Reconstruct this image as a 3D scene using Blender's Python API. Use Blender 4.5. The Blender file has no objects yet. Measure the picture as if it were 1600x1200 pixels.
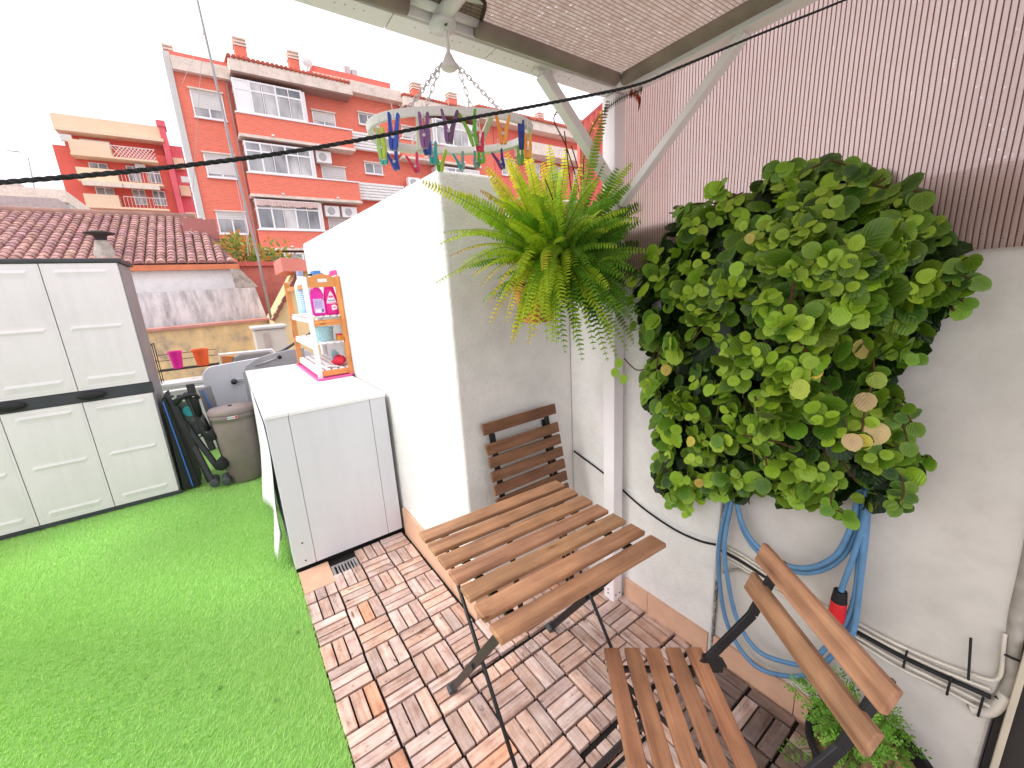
import bpy, math, random
import numpy as np
from mathutils import Vector, Matrix
random.seed(7); rng = np.random.default_rng(7)
scene = bpy.context.scene
COL = scene.collection

# ---------------------------------------------------------------- camera (solved from the deck squares and the verticals)
F = 627.838
RM = np.array([[0.811985494857068, -0.5809401419633776, -0.056463329668849815],
               [-0.18083034047973165, -0.15840552047555168, -0.9706740333628247],
               [0.5549594076179869, 0.7983835184536566, -0.23367458860101342]])
CP = np.array([-0.67916183, -2.2893966, 1.46140166])
cam_d = bpy.data.cameras.new("camera"); cam = bpy.data.objects.new("camera", cam_d); COL.objects.link(cam)
cam_d.sensor_width = 36.0; cam_d.lens = 36.0 * F / 1600.0; cam_d.clip_start = 0.02; cam_d.clip_end = 3000
mw = np.eye(4); mw[:3, 0] = RM[0]; mw[:3, 1] = -RM[1]; mw[:3, 2] = -RM[2]; mw[:3, 3] = CP
cam.matrix_world = Matrix(mw.tolist()); scene.camera = cam

def _ray(p): return RM.T @ np.array([(p[0] - 800) / F, (p[1] - 600) / F, 1.0])
def atz(x, y, z=0.0): d = _ray((x, y)); return CP + d * ((z - CP[2]) / d[2])
def atx(x, y, X): d = _ray((x, y)); return CP + d * ((X - CP[0]) / d[0])
def aty(x, y, Y): d = _ray((x, y)); return CP + d * ((Y - CP[1]) / d[1])

# ---------------------------------------------------------------- mesh builder
class MB:
    def __init__(s): s.v = []; s.f = []; s.uv = []; s.c = []; s.col = (1, 1, 1)
    def add(s, vs, fs, uvs=None, cols=None):
        n = len(s.v); s.v += [tuple(map(float, p)) for p in vs]
        s.c += list(cols) if cols is not None else [s.col] * len(vs)
        for i, f in enumerate(fs):
            s.f.append([n + k for k in f]); s.uv.append(uvs[i] if uvs else None)
        return s
    def box(s, x0, x1, y0, y1, z0, z1, rot=None, org=None, uvo=None):
        vs = [(x, y, z) for z in (z0, z1) for y in (y0, y1) for x in (x0, x1)]
        fs = [(0, 2, 3, 1), (4, 5, 7, 6), (0, 1, 5, 4), (2, 6, 7, 3), (0, 4, 6, 2), (1, 3, 7, 5)]
        uvs = None
        if uvo is not None:   # uvo = (long axis, du, dv)
            ax, du, dv = uvo; uvs = []
            for f in fs:
                r = []
                for k in f:
                    p = vs[k]; o = [p[i] for i in range(3) if i != ax]
                    r.append((p[ax] + du, o[0] + o[1] + dv))
                uvs.append(r)
        if rot is not None:
            o = Vector(org) if org is not None else Vector(((x0 + x1) / 2, (y0 + y1) / 2, (z0 + z1) / 2))
            vs = [tuple(rot @ (Vector(p) - o) + o) for p in vs]
        return s.add(vs, fs, uvs)
    def bar(s, a, b, w, h, up=(0, 0, 1), uvo=None):
        """box from a to b, w across, h along up"""
        a = Vector(a); b = Vector(b); d = (b - a); L = d.length; d.normalize()
        u = Vector(up); x = d.cross(u)
        if x.length < 1e-4: x = d.cross(Vector((0, 1, 0)))
        x.normalize(); u = x.cross(d).normalized()
        vs = []
        for t in (0, L):
            for q in (-.5, .5):
                for r in (-.5, .5):
                    vs.append(tuple(a + d * t + x * (r * w) + u * (q * h)))
        fs = [(0, 2, 3, 1), (4, 5, 7, 6), (0, 1, 5, 4), (2, 6, 7, 3), (0, 4, 6, 2), (1, 3, 7, 5)]
        uvs = None
        if uvo is not None:
            du, dv = uvo; loc = [(t, r * w + q * h) for t in (0, L) for q in (-.5, .5) for r in (-.5, .5)]
            uvs = [[(loc[k][0] + du, loc[k][1] + dv) for k in f] for f in fs]
        return s.add(vs, fs, uvs)
    def tube(s, pts, r, n=8, caps=True, closed=False, sy=1.0):
        P = [Vector(p) for p in pts]; m = len(P); R = r if isinstance(r, (list, tuple)) else [r] * m
        vs = []; nrm = None
        for i in range(m):
            if closed: t = P[(i + 1) % m] - P[i - 1]
            else: t = P[min(i + 1, m - 1)] - P[max(i - 1, 0)]
            t.normalize()
            if nrm is None:
                nrm = t.orthogonal().normalized()
                if abs(t.z) < .9: nrm = (Vector((0, 0, 1)) - t * t.z).normalized()
            else:
                nrm = nrm - t * nrm.dot(t); nrm.normalize()
            b = t.cross(nrm)
            for k in range(n):
                a = 2 * math.pi * k / n
                vs.append(tuple(P[i] + (nrm * math.cos(a) + b * math.sin(a) * sy) * R[i]))
        fs = []
        for i in range(m if closed else m - 1):
            j = (i + 1) % m
            for k in range(n):
                fs.append((i * n + k, i * n + (k + 1) % n, j * n + (k + 1) % n, j * n + k))
        if caps and not closed:
            fs.append(tuple(range(n - 1, -1, -1))); fs.append(tuple((m - 1) * n + k for k in range(n)))
        return s.add(vs, fs)
    def lathe(s, prof, c=(0, 0, 0), n=24, sx=1.0, sy=1.0, caps=True):
        vs = []; m = len(prof)
        for r, z in prof:
            for k in range(n):
                a = 2 * math.pi * k / n
                vs.append((c[0] + r * sx * math.cos(a), c[1] + r * sy * math.sin(a), c[2] + z))
        fs = []
        for i in range(m - 1):
            for k in range(n):
                fs.append((i * n + k, i * n + (k + 1) % n, (i + 1) * n + (k + 1) % n, (i + 1) * n + k))
        if caps:
            fs.append(tuple(range(n - 1, -1, -1))); fs.append(tuple((m - 1) * n + k for k in range(n)))
        return s.add(vs, fs)
    def prism(s, poly, off):
        """poly: 3d outline, off: extrusion vector"""
        n = len(poly); o = Vector(off); a = [Vector(p) for p in poly]; b = [p + o for p in a]
        fs = [tuple(range(n)), tuple(range(2 * n - 1, n - 1, -1))]
        for i in range(n):
            j = (i + 1) % n; fs.append((i, i + n, j + n, j))
        return s.add([tuple(p) for p in a + b], fs)
    def quad(s, a, b, c, d, uv=None): return s.add([a, b, c, d], [(0, 1, 2, 3)], [uv] if uv else None)
    def build(s, name, mat=None, parent=None, bevel=0, smooth=False, xf=None, seg=2, loc=None):
        me = bpy.data.meshes.new(name)
        vs = s.v
        if xf is not None: vs = [tuple(xf(p)) for p in vs]
        if loc is not None: vs = [(p[0] - loc[0], p[1] - loc[1], p[2] - loc[2]) for p in vs]
        me.from_pydata(vs, [], s.f)
        if any(u is not None for u in s.uv):
            ul = me.uv_layers.new(name="UVMap"); i = 0; flat = []
            for f, u in zip(s.f, s.uv):
                for k in range(len(f)): flat += list(u[k]) if u else [0.0, 0.0]
            ul.data.foreach_set("uv", flat)
        ca = me.color_attributes.new("Col", 'FLOAT_COLOR', 'POINT')
        ca.data.foreach_set("color", np.array([(*c, 1.0) for c in s.c], dtype=np.float32).ravel())
        me.update()
        o = bpy.data.objects.new(name, me); COL.objects.link(o)
        if mat: me.materials.append(mat)
        fix_normals(me)
        if smooth:
            for p in me.polygons: p.use_smooth = True
        if bevel:
            b = o.modifiers.new("bevel", 'BEVEL'); b.width = bevel; b.segments = seg; b.limit_method = 'ANGLE'; b.angle_limit = math.radians(40)
        if parent is not None:
            o.parent = parent
            o.matrix_parent_inverse = Matrix.Identity(4) if loc is not None else parent.matrix_basis.inverted()
        return o

def fix_normals(me):
    import bmesh
    if len(me.polygons) > 40000: return
    bm = bmesh.new(); bm.from_mesh(me); bmesh.ops.recalc_face_normals(bm, faces=bm.faces); bm.to_mesh(me); bm.free()

def thing(name, label, cat, loc=(0, 0, 0), rz=0, group=None):
    o = bpy.data.objects.new(name, None); COL.objects.link(o); o.empty_display_size = .05
    o.location = loc; o.rotation_euler = (0, 0, rz); o["label"] = label; o["category"] = cat
    if group: o["group"] = group
    return o
def tag(o, label, cat, group=None):
    o["label"] = label; o["category"] = cat
    if group: o["group"] = group
    return o
def struct(o): o["kind"] = "structure"; return o

def catmull(pts, n=8, closed=False):
    P = [np.array(p, float) for p in pts]; m = len(P); out = []
    for i in range(m if closed else m - 1):
        if closed: a, b, c, d = P[i - 1], P[i], P[(i + 1) % m], P[(i + 2) % m]
        else: a, b, c, d = P[max(i - 1, 0)], P[i], P[i + 1], P[min(i + 2, m - 1)]
        for k in range(n):
            t = k / n
            out.append(.5 * ((2 * b) + (c - a) * t + (2 * a - 5 * b + 4 * c - d) * t * t + (3 * b - a - 3 * c + d) * t ** 3))
    if not closed: out.append(P[-1])
    return out

# ---------------------------------------------------------------- materials
class NT:
    def __init__(s, name):
        m = bpy.data.materials.new(name); m.use_nodes = True; s.m = m; s.t = m.node_tree; s.t.nodes.clear()
        s.out = s.t.nodes.new("ShaderNodeOutputMaterial")
    def n(s, typ, **kw):
        nd = s.t.nodes.new(typ)
        for k, v in kw.items():
            if k.startswith("i_"):
                nd.inputs[k[2:].replace("_", " ")].default_value = v
            else: setattr(nd, k, v)
        return nd
    def l(s, a, b): s.t.links.new(a, b)
    def coord(s, kind="Object", scale=(1, 1, 1)):
        tc = s.n("ShaderNodeTexCoord"); mp = s.n("ShaderNodeMapping"); mp.inputs["Scale"].default_value = scale
        s.l(tc.outputs[kind], mp.inputs["Vector"]); return mp.outputs["Vector"]
    def noise(s, vec, scale, detail=4, rough=.55):
        nz = s.n("ShaderNodeTexNoise"); nz.inputs["Scale"].default_value = scale; nz.inputs["Detail"].default_value = detail
        nz.inputs["Roughness"].default_value = rough; s.l(vec, nz.inputs["Vector"]); return nz.outputs["Fac"]
    def ramp(s, fac, stops):
        r = s.n("ShaderNodeValToRGB"); e = r.color_ramp.elements
        while len(e) > 2: e.remove(e[-1])
        e[0].position = stops[0][0]; e[0].color = (*stops[0][1], 1)
        e[1].position = stops[-1][0]; e[1].color = (*stops[-1][1], 1)
        for p, c in stops[1:-1]:
            q = e.new(p); q.color = (*c, 1)
        s.l(fac, r.inputs["Fac"]); return r.outputs["Color"]
    def math(s, op, a, b=None, clamp=False):
        nd = s.n("ShaderNodeMath", operation=op, use_clamp=clamp)
        for i, v in enumerate((a, b)):
            if v is None: continue
            if hasattr(v, "links"): s.l(v, nd.inputs[i])
            else: nd.inputs[i].default_value = v
        return nd.outputs[0]
    def mix(s, fac, a, b, typ='MIX'):
        nd = s.n("ShaderNodeMix", data_type='RGBA', blend_type=typ)
        for i, v in ((0, fac), (6, a), (7, b)):
            if hasattr(v, "links"): s.l(v, nd.inputs[i])
            else: nd.inputs[i].default_value = (*v, 1) if isinstance(v, tuple) else v
        return nd.outputs[2]
    def attr(s): a = s.n("ShaderNodeAttribute", attribute_name="Col"); return a.outputs["Color"]
    def bump(s, h, strength, dist=.01):
        b = s.n("ShaderNodeBump"); b.inputs["Strength"].default_value = strength; b.inputs["Distance"].default_value = dist
        s.l(h, b.inputs["Height"]); return b.outputs["Normal"]
    def bsdf(s, col, rough=.5, metal=0, spec=.5, normal=None, transl=0, tcol=None, alpha=None, coat=0):
        p = s.n("ShaderNodeBsdfPrincipled")
        if hasattr(col, "links"): s.l(col, p.inputs["Base Color"])
        else: p.inputs["Base Color"].default_value = (*col, 1)
        if hasattr(rough, "links"): s.l(rough, p.inputs["Roughness"])
        else: p.inputs["Roughness"].default_value = rough
        p.inputs["Metallic"].default_value = metal; p.inputs["Specular IOR Level"].default_value = spec
        p.inputs["Coat Weight"].default_value = coat
        if normal is not None: s.l(normal, p.inputs["Normal"])
        sh = p.outputs["BSDF"]
        if transl:
            t = s.n("ShaderNodeBsdfTranslucent"); c = tcol if tcol is not None else col
            if hasattr(c, "links"): s.l(c, t.inputs["Color"])
            else: t.inputs["Color"].default_value = (*c, 1)
            mx = s.n("ShaderNodeMixShader"); mx.inputs[0].default_value = transl
            s.l(sh, mx.inputs[1]); s.l(t.outputs[0], mx.inputs[2]); sh = mx.outputs[0]
        if alpha is not None:
            tr = s.n("ShaderNodeBsdfTransparent"); mx = s.n("ShaderNodeMixShader")
            s.l(alpha, mx.inputs[0]); s.l(tr.outputs[0], mx.inputs[1]); s.l(sh, mx.inputs[2]); sh = mx.outputs[0]
        s.l(sh, s.out.inputs["Surface"]); return s.m

def simple(name, col, rough=.5, metal=0, var=.12, vscale=6, bump=0, bscale=60, spec=.5, transl=0, coat=0):
    t = NT(name); v = t.coord()
    nz = t.noise(v, vscale)
    c = t.ramp(nz, [(.3, tuple(max(0, x * (1 - var)) for x in col)), (.7, tuple(min(1, x * (1 + var)) for x in col))])
    nm = None
    if bump: nm = t.bump(t.noise(v, bscale, 5), bump, .004)
    return t.bsdf(c, rough, metal, spec, nm, transl=transl, coat=coat)

def plaster(name, col, bump=.5, bscale=45, stain=.06, dist=.012, detail=4):
    t = NT(name); v = t.coord()
    big = t.noise(v, 2.2, 6, .6); mid = t.noise(v, 11, 6, .65)
    f = t.math('MULTIPLY', big, mid)
    c = t.ramp(f, [(.12, tuple(x * (1 - 2.6 * stain) for x in col)), (.3, col), (.6, tuple(min(.95, x * 1.03) for x in col))])
    h = t.math('ADD', t.noise(v, bscale, detail, .6), t.math('MULTIPLY', t.noise(v, bscale * .22, 3), .8))
    return t.bsdf(c, .9, 0, .25, t.bump(h, bump, dist))

def wood(name, dark, light, gray=None, rough=.6, contrast=.5, gscale=1.0):
    """grain runs along U; per board tint sits in the vertex colour"""
    t = NT(name); v = t.coord("UV", (3.0 * gscale, 70 * gscale, 1)); v2 = t.coord("UV", (9, 28, 1)); v3 = t.coord("UV", (14, 14, 1))
    g = t.noise(v, 1.0, 6, .65); k = t.noise(v2, 1.0, 3, .5)
    f = t.math('ADD', t.math('MULTIPLY', g, .65), t.math('MULTIPLY', k, .35))
    c = t.ramp(f, [(.5 - contrast * .35, dark), (.5 + contrast * .3, light)])
    if gray is not None:
        m = t.ramp(t.noise(v3, .8, 6, .7), [(.42, (0, 0, 0)), (.62, (1, 1, 1))])
        c = t.mix(m, c, t.mix(t.math('MULTIPLY', g, 1.1), c, gray))
        # dark wet stains with a shape of their own
        st = t.ramp(t.noise(t.coord("UV", (22, 30, 1)), .7, 5, .7), [(.30, (.22, .15, .12)), (.40, (1, 1, 1))])
        c = t.mix(1.0, c, st, 'MULTIPLY')
    vo = t.n("ShaderNodeTexVoronoi"); vo.inputs["Scale"].default_value = 1.0; t.l(t.coord("UV", (5.2, 21, 1)), vo.inputs["Vector"])
    kn = t.ramp(vo.outputs["Distance"], [(.05, (.34, .26, .22)), (.12, (.62, .52, .46)), (.17, (1, 1, 1))])
    km = t.math('GREATER_THAN', t.noise(t.coord("UV", (2.1, 9, 1)), 1.0, 1), .56)
    c = t.mix(km, c, t.mix(1.0, c, kn, 'MULTIPLY'))
    wz = t.ramp(t.noise(t.coord("UV", (5, 5, 1)), 1.0, 5, .65), [(.40, (.86, .86, .88)), (.62, (1.10, 1.08, 1.06))])
    c = t.mix(1.0, c, wz, 'MULTIPLY')
    c = t.mix(1.0, c, t.attr(), 'MULTIPLY')
    return t.bsdf(c, rough, 0, .22, t.bump(g, .45, .003))

def vcol(name, rough=.5, transl=0, spec=.4, veins=False, tmul=1.4, coat=0):
    t = NT(name); c = t.attr(); nm = None
    if veins:
        uv = t.coord("UV"); sep = t.n("ShaderNodeSeparateXYZ"); t.l(uv, sep.inputs[0])
        x = t.math('ABSOLUTE', sep.outputs[0]); y = sep.outputs[1]
        mid = t.math('LESS_THAN', x, .028)
        w = t.math('FRACT', t.math('MULTIPLY', t.math('SUBTRACT', y, t.math('MULTIPLY', x, .75)), 4.2))
        side = t.math('MULTIPLY', t.math('LESS_THAN', w, .10), .6)
        vn = t.math('MAXIMUM', mid, side)
        c2 = t.mix(.16, c, (.50, .62, .25)); nz = t.noise(t.coord(), 30, 3)
        c = t.mix(t.math('MULTIPLY', vn, .55), c, c2)
        c = t.mix(t.math('MULTIPLY', nz, .35), c, t.mix(1.0, c, (.55, .62, .5), 'MULTIPLY'))
        nm = t.bump(t.math('SUBTRACT', 1.0, t.math('ABSOLUTE', t.math('SUBTRACT', w, .5))), .35, .004)
    tc = t.mix(1.0, c, (tmul, tmul, tmul * .6), 'MULTIPLY') if transl else None
    return t.bsdf(c, rough, 0, spec, nm, transl=transl, tcol=tc, coat=coat)

M = {}
M['stucco'] = plaster('rough_white_stucco', (.78, .765, .74), .45, 80, .05, .010)
M['smooth_plaster'] = plaster('smooth_white_plaster', (.60, .565, .52), .18, 40, .06, .006)
M['render_white'] = plaster('white_render', (.82, .82, .80), .4, 70, .03, .008)
M['white_metal'] = simple('white_painted_metal', (.84, .80, .81), .35, 0, .03, 9)
M['beige_metal'] = simple('beige_painted_metal', (.52, .46, .36), .5, 0, .08, 9)
M['white_plastic'] = simple('white_plastic', (.72, .72, .73), .4, 0, .03, 6)
def grimy(name, col, rough, amt):
    t = NT(name); v = t.coord('Object', (16, 16, 1.1)); a = t.noise(v, 1.0, 6, .7); b = t.noise(t.coord(), 3.1, 5, .7); sp = t.noise(t.coord(), 60, 3)
    f = t.math('MULTIPLY', a, b); c = t.ramp(f, [(.15, tuple(x * (1 - amt) for x in col)), (.27, col), (.5, tuple(min(.95, x * 1.02) for x in col))])
    c = t.mix(t.math('GREATER_THAN', sp, .73), c, tuple(x * .8 for x in col))
    return t.bsdf(c, t.ramp(b, [(.3, (rough + .2,) * 3), (.7, (rough,) * 3)]), 0, .4)
M['panel_white'] = grimy('white_panel', (.66, .67, .715), .38, .045)
M['lid_white'] = simple('white_lid', (.83, .83, .83), .4, 0, .02, 4)
M['door_white'] = grimy('offwhite_moulded_plastic', (.70, .655, .665), .45, .06)
M['dark_plastic'] = simple('charcoal_plastic', (.035, .037, .045), .5, 0, .2, 6)
M['gray_plastic'] = simple('grey_plastic', (.22, .21, .22), .5, 0, .12, 6)
M['black_metal'] = simple('black_painted_steel', (.012, .012, .014), .42, .2, .3, 20)
M['rubber'] = simple('grey_rubber', (.05, .055, .06), .6, 0, .2, 20)
M['black'] = simple('black_void_rubber', (.006, .006, .007), .7)
M['steel'] = simple('galvanised_steel', (.45, .46, .47), .35, .8, .15, 15)
M['bin'] = simple('taupe_bin_plastic', (.23, .18, .165), .55, 0, .14, 7, .1, 120)
M['tile_skirt'] = plaster('terracotta_skirting_tile', (.66, .41, .28), .12, 60, .07, .004)
M['deckwood'] = wood('weathered_acacia_deck', (.25, .125, .09), (.75, .575, .49), (.75, .64, .595), .75, .62)
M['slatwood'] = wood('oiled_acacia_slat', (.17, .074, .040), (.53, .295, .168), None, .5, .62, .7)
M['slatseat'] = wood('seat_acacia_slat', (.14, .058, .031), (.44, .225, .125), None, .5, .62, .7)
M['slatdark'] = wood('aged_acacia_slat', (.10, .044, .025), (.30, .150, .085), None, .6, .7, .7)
M['leaf'] = vcol('rounded_leaf', .36, .10, .30, True)
M['fern'] = vcol('fern_frond', .6, .28, .15)
M['herb'] = vcol('small_leaf', .6, .25, .15)
M['vc'] = vcol('coloured_plastic', .35, 0, .5)
M['vcmatte'] = vcol('coloured_matte', .8, 0, .2)
M['terracotta'] = simple('terracotta_pot', (.52, .17, .06), .7, 0, .2, 18)
M['hose'] = simple('blue_hose_rubber', (.10, .235, .41), .38, 0, .12, 30)
M['concrete'] = plaster('weathered_concrete', (.42, .40, .37), .5, 18, .16, .02)
M['soil'] = simple('dark_soil', (.03, .02, .013), .9, 0, .4, 40, .5)
M['glass'] = simple('window_glass', (.25, .26, .28), .12, 0, .5, .9, spec=.7)
SKYMIX, SKYSTR, SUNSTR, EXPOSURE = .62, .112, .60, .95; HUBZ = 2.026
# ---------------------------------------------------------------- ground, terrace, deck, turf
mb = MB(); mb.quad((-900, -900, -7), (900, -900, -7), (900, 900, -7), (-900, 900, -7))
struct(mb.build('ground', simple('city_ground', (.27, .26, .25), .9, 0, .25, .2)))
mb = MB(); mb.box(-3.4, .66, -2.75, 3.1, -.30, -.022)
struct(mb.build('terrace_floor', simple('dark_terrace_slab', (.014, .012, .011), .9, 0, .3, 8)))
mb = MB(); mb.box(-.595, -.443, -.205, .0, -.0215, -.001)
struct(mb.build('floor_tile', M['tile_skirt'], bevel=.002))

mb = MB()
def slat_square(x0, y0, w, d, along_x, nn=3):
    g = .0066
    span = (d if along_x else w) / nn
    for k in range(nn):
        base = random.choice([(1.0, .97, .95), (1.02, 1.02, 1.02), (.95, .89, .85), (1.05, .92, .82), (.88, .84, .84), (1.0, .91, .84), (.97, .94, .94)])
        if random.random() < .016: base = (.98, .68, .50)
        q = random.uniform(.80, 1.12) * (.42 if (x0 > .28 and y0 < -1.72 and random.random() < .8) else 1); mb.col = tuple(min(1.3, c * q) for c in base)  # slats by the open chair tinted darker: wet wood plus painted shade
        dz = random.uniform(-.0012, .0008); du, dv = random.uniform(0, 50), random.uniform(0, 50)
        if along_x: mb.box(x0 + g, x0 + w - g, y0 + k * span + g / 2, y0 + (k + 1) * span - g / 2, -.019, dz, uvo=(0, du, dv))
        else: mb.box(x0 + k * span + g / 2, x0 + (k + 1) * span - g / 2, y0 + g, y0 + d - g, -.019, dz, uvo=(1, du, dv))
S = .15
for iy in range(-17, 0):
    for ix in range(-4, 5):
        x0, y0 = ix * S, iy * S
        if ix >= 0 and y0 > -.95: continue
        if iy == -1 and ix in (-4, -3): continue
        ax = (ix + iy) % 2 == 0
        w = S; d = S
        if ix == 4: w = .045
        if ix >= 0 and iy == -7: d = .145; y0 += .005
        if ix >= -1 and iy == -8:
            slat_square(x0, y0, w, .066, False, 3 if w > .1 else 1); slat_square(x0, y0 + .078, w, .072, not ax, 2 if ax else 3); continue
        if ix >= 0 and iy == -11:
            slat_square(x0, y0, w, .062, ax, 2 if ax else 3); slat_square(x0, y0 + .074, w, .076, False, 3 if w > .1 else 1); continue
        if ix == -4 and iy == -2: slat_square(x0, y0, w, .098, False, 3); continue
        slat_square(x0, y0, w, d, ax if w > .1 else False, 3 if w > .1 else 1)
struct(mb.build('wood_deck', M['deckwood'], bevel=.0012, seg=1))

# artificial turf: a backing sheet and the blades in one mesh (stuff)
def turf():
    n = 300000
    # sample more densely near the camera side that is in view
    x = rng.uniform(-2.95, -.597, n * 2); y = rng.uniform(-1.75, 1.78, n * 2)
    keep = (y > -1.5 - (x + .6) * .35 - .6) & (y > (-.0 - 1.1 * (-.6 - x) * 0 - 1.75))
    m2 = (x > -.605) & (y > 0.0); keep &= ~m2
    x, y = x[keep][:n], y[keep][:n]; n = len(x)
    # swirled nap direction
    ang = .5 + .9 * np.sin(x * 2.1 + 1.3) * np.cos(y * 1.7) + .5 * np.sin(5 * x + 3 * y) + rng.normal(0, .55, n)
    lean = rng.uniform(.004, .015, n); h = rng.uniform(.007, .014, n)
    w = rng.uniform(.0009, .0017, n); wa = rng.uniform(0, 2 * np.pi, n)
    dx, dy = np.cos(wa) * w, np.sin(wa) * w
    V = np.zeros((n, 3, 3), np.float32)
    V[:, 0] = np.stack([x - dx, y - dy, np.full(n, -.008)], 1); V[:, 1] = np.stack([x + dx, y + dy, np.full(n, -.008)], 1)
    V[:, 2] = np.stack([x + np.cos(ang) * lean, y + np.sin(ang) * lean, h - .004], 1)
    c1 = np.array([.43, .70, .25]); c2 = np.array([.31, .60, .16]); c3 = np.array([.60, .80, .35])
    t = rng.random(n)[:, None]; k = rng.random(n)[:, None]
    col = c1 * (1 - t) + c2 * t; col = np.where(k > .8, c3, col)
    patch = .5 + .5 * np.sin(x * 3.3 + 2 * np.sin(y * 2.1)) * np.sin(y * 2.7 + x); col = col * (0.86 + .24 * patch[:, None])
    wear = np.clip(np.sin(x * 1.7 + .6) * np.sin(y * 1.35 + 1.1) + .5 * np.sin(x * 4.1 + y * 2.9), 0, 1)[:, None]; col = col * (1 - .25 * wear) + np.array([.46, .56, .14]) * .25 * wear
    spots = np.zeros(n, bool)
    for sx_, sy_, sr in [(-.78, -.75, .011), (-.95, -.55, .009), (-1.2, -.3, .009), (-.66, -.45, .010)]: spots |= (x - sx_) ** 2 + (y - sy_) ** 2 < sr ** 2
    col[spots] *= .35
    V = V.reshape(-1, 3); ncol = np.repeat(col, 3, 0)
    B = np.array([(-3.0, -2.7, -.0085), (-.6, -2.7, -.0085), (-.6, 3.0, -.0085), (-3.0, 3.0, -.0085)], np.float32)
    VV = np.concatenate([B, V]); CC = np.concatenate([np.tile([.28, .54, .13], (4, 1)), ncol])
    me = bpy.data.meshes.new('artificial_grass'); me.vertices.add(len(VV)); me.vertices.foreach_set('co', VV.ravel())
    nl = 4 + 3 * n; me.loops.add(nl); me.loops.foreach_set('vertex_index', np.arange(nl, dtype=np.int32))
    me.polygons.add(n + 1); st = np.concatenate([[0], 4 + 3 * np.arange(n)]).astype(np.int32)
    me.polygons.foreach_set('loop_start', st)
    me.polygons.foreach_set('loop_total', np.concatenate([[4], np.full(n, 3)]).astype(np.int32))
    me.update(calc_edges=True); me.validate()
    ca = me.color_attributes.new('Col', 'FLOAT_COLOR', 'POINT'); ca.data.foreach_set('color', np.concatenate([CC, np.ones((len(CC), 1))], 1).astype(np.float32).ravel())
    me.materials.append(vcol('turf_blade', .55, .35, .25))
    o = bpy.data.objects.new('artificial_grass', me); COL.objects.link(o); o['kind'] = 'stuff'
turf()

# ---------------------------------------------------------------- white stucco block and party wall
t = thing('stucco_wall_block', 'thick white stucco wall block with bright side and sloping top beside the appliance cabinet', 'wall', (.3, .4, 0))
def grid_wall(mb, P00, P10, P01, P11, nu, nv, amp):
    P00, P10, P01, P11 = map(np.array, (P00, P10, P01, P11)); n = np.cross(P10 - P00, P01 - P00); n = n / np.linalg.norm(n)
    vs = []; fs = []
    for j in range(nv + 1):
        for i in range(nu + 1):
            u, v = i / nu, j / nv
            p = (P00 * (1 - u) + P10 * u) * (1 - v) + (P01 * (1 - u) + P11 * u) * v
            edge = 0 if i in (0, nu) or j in (0, nv) else 1
            vs.append(p + n * amp * edge * random.uniform(-1, 1))
    for j in range(nv):
        for i in range(nu):
            a = j * (nu + 1) + i; fs.append((a, a + 1, a + nu + 2, a + nu + 1))
    mb.add(vs, fs)
mb = MB()
X0, X1, Y0, Y1 = .03, .652, -.888, 1.92
zf, zb = 1.882, 1.95
XM = .29; zl = 1.69
prof = [(X0, -.02), (X1, -.02), (X1, zl), (XM, zl), (XM, None), (X0, None)]
fr_ = [(x, Y0, zf if z is None else z) for x, z in prof]; bk_ = [(x, Y1, zb if z is None else z) for x, z in prof]
mb.add(fr_ + bk_, [(0, 1, 2, 3, 4, 5), (11, 10, 9, 8, 7, 6)] + [(i, i + 6, (i + 1) % 6 + 6, (i + 1) % 6) for i in range(6)])
mb.build('wall', M['stucco'], t, bevel=.012, seg=3)
mb = MB(); ys = [-.012, -.33, -.66, -.905]
for a, b in zip(ys[:-1], ys[1:]): mb.box(.014, .0295, b + .001, a - .001, -.02, .165)
mb.box(.0145, .34, -.9045, -.8885, -.02, .165); mb.box(.342, .64, -.9045, -.8885, -.02, .165)
mb.build('skirting', M['tile_skirt'], t, bevel=.0015)
t = thing('boundary_wall', 'long white party wall on the right behind the hanging plants, half stucco and half smooth', 'wall', (.7, -1.5, 0))
mb = MB(); mb.box(.652, .80, -1.640, 1.9, -.02, 1.655); mb.build('stucco_panel', M['stucco'], t, bevel=.01, seg=3)
mb = MB(); mb.box(.666, .80, -2.315, -1.6402, -.02, 1.652); mb.build('smooth_panel', M['smooth_plaster'], t, bevel=.012, seg=3)
mb = MB()
for a, b in ((-1.225, -1.355), (-1.355, -1.632)): mb.box(.640, .6515, b + .001, a - .001, -.02, .098)
for a, b in ((-1.648, -1.93), (-1.93, -2.22)): mb.box(.652, .6655, b + .001, a - .001, -.02, .094)
mb.build('skirting', M['tile_skirt'], t, bevel=.0015)
# dirty crack between both halves
tt = NT('grimy_crack'); v = tt.coord(); cc = tt.ramp(tt.noise(v, 38, 6, .75), [(.38, (.03, .028, .025)), (.55, (.35, .34, .31)), (.68, (.6, .6, .57))])
mb = MB(); mb.prism([(.653, -1.6412, 0), (.653, -1.6412, .52), (.664, -1.6412, .66), (.6655, -1.6412, 0)], (0, -.006, 0)); mb.build('crack', tt.bsdf(cc, .9), t)

# doorway recess on the right edge
t = thing('door_frame', 'dark door recess with a beige metal jamb at the right edge', 'door frame', (.9, -2.42, 0))
mb = MB(); mb.box(.68, 1.3, -2.70, -2.32, -.02, 2.3); mb.build('jamb', simple('dark_brown_reveal', (.028, .022, .02), .8), t)
a, b = atx(1586, 1066, .665), atx(1551, 1200, .665)
mb = MB(); mb.bar((.655, -2.338, -.02), (.655, -2.338, .62), .03, .012, (0, 1, 0)); mb.build('rail', M['beige_metal'], t, bevel=.002)

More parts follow.
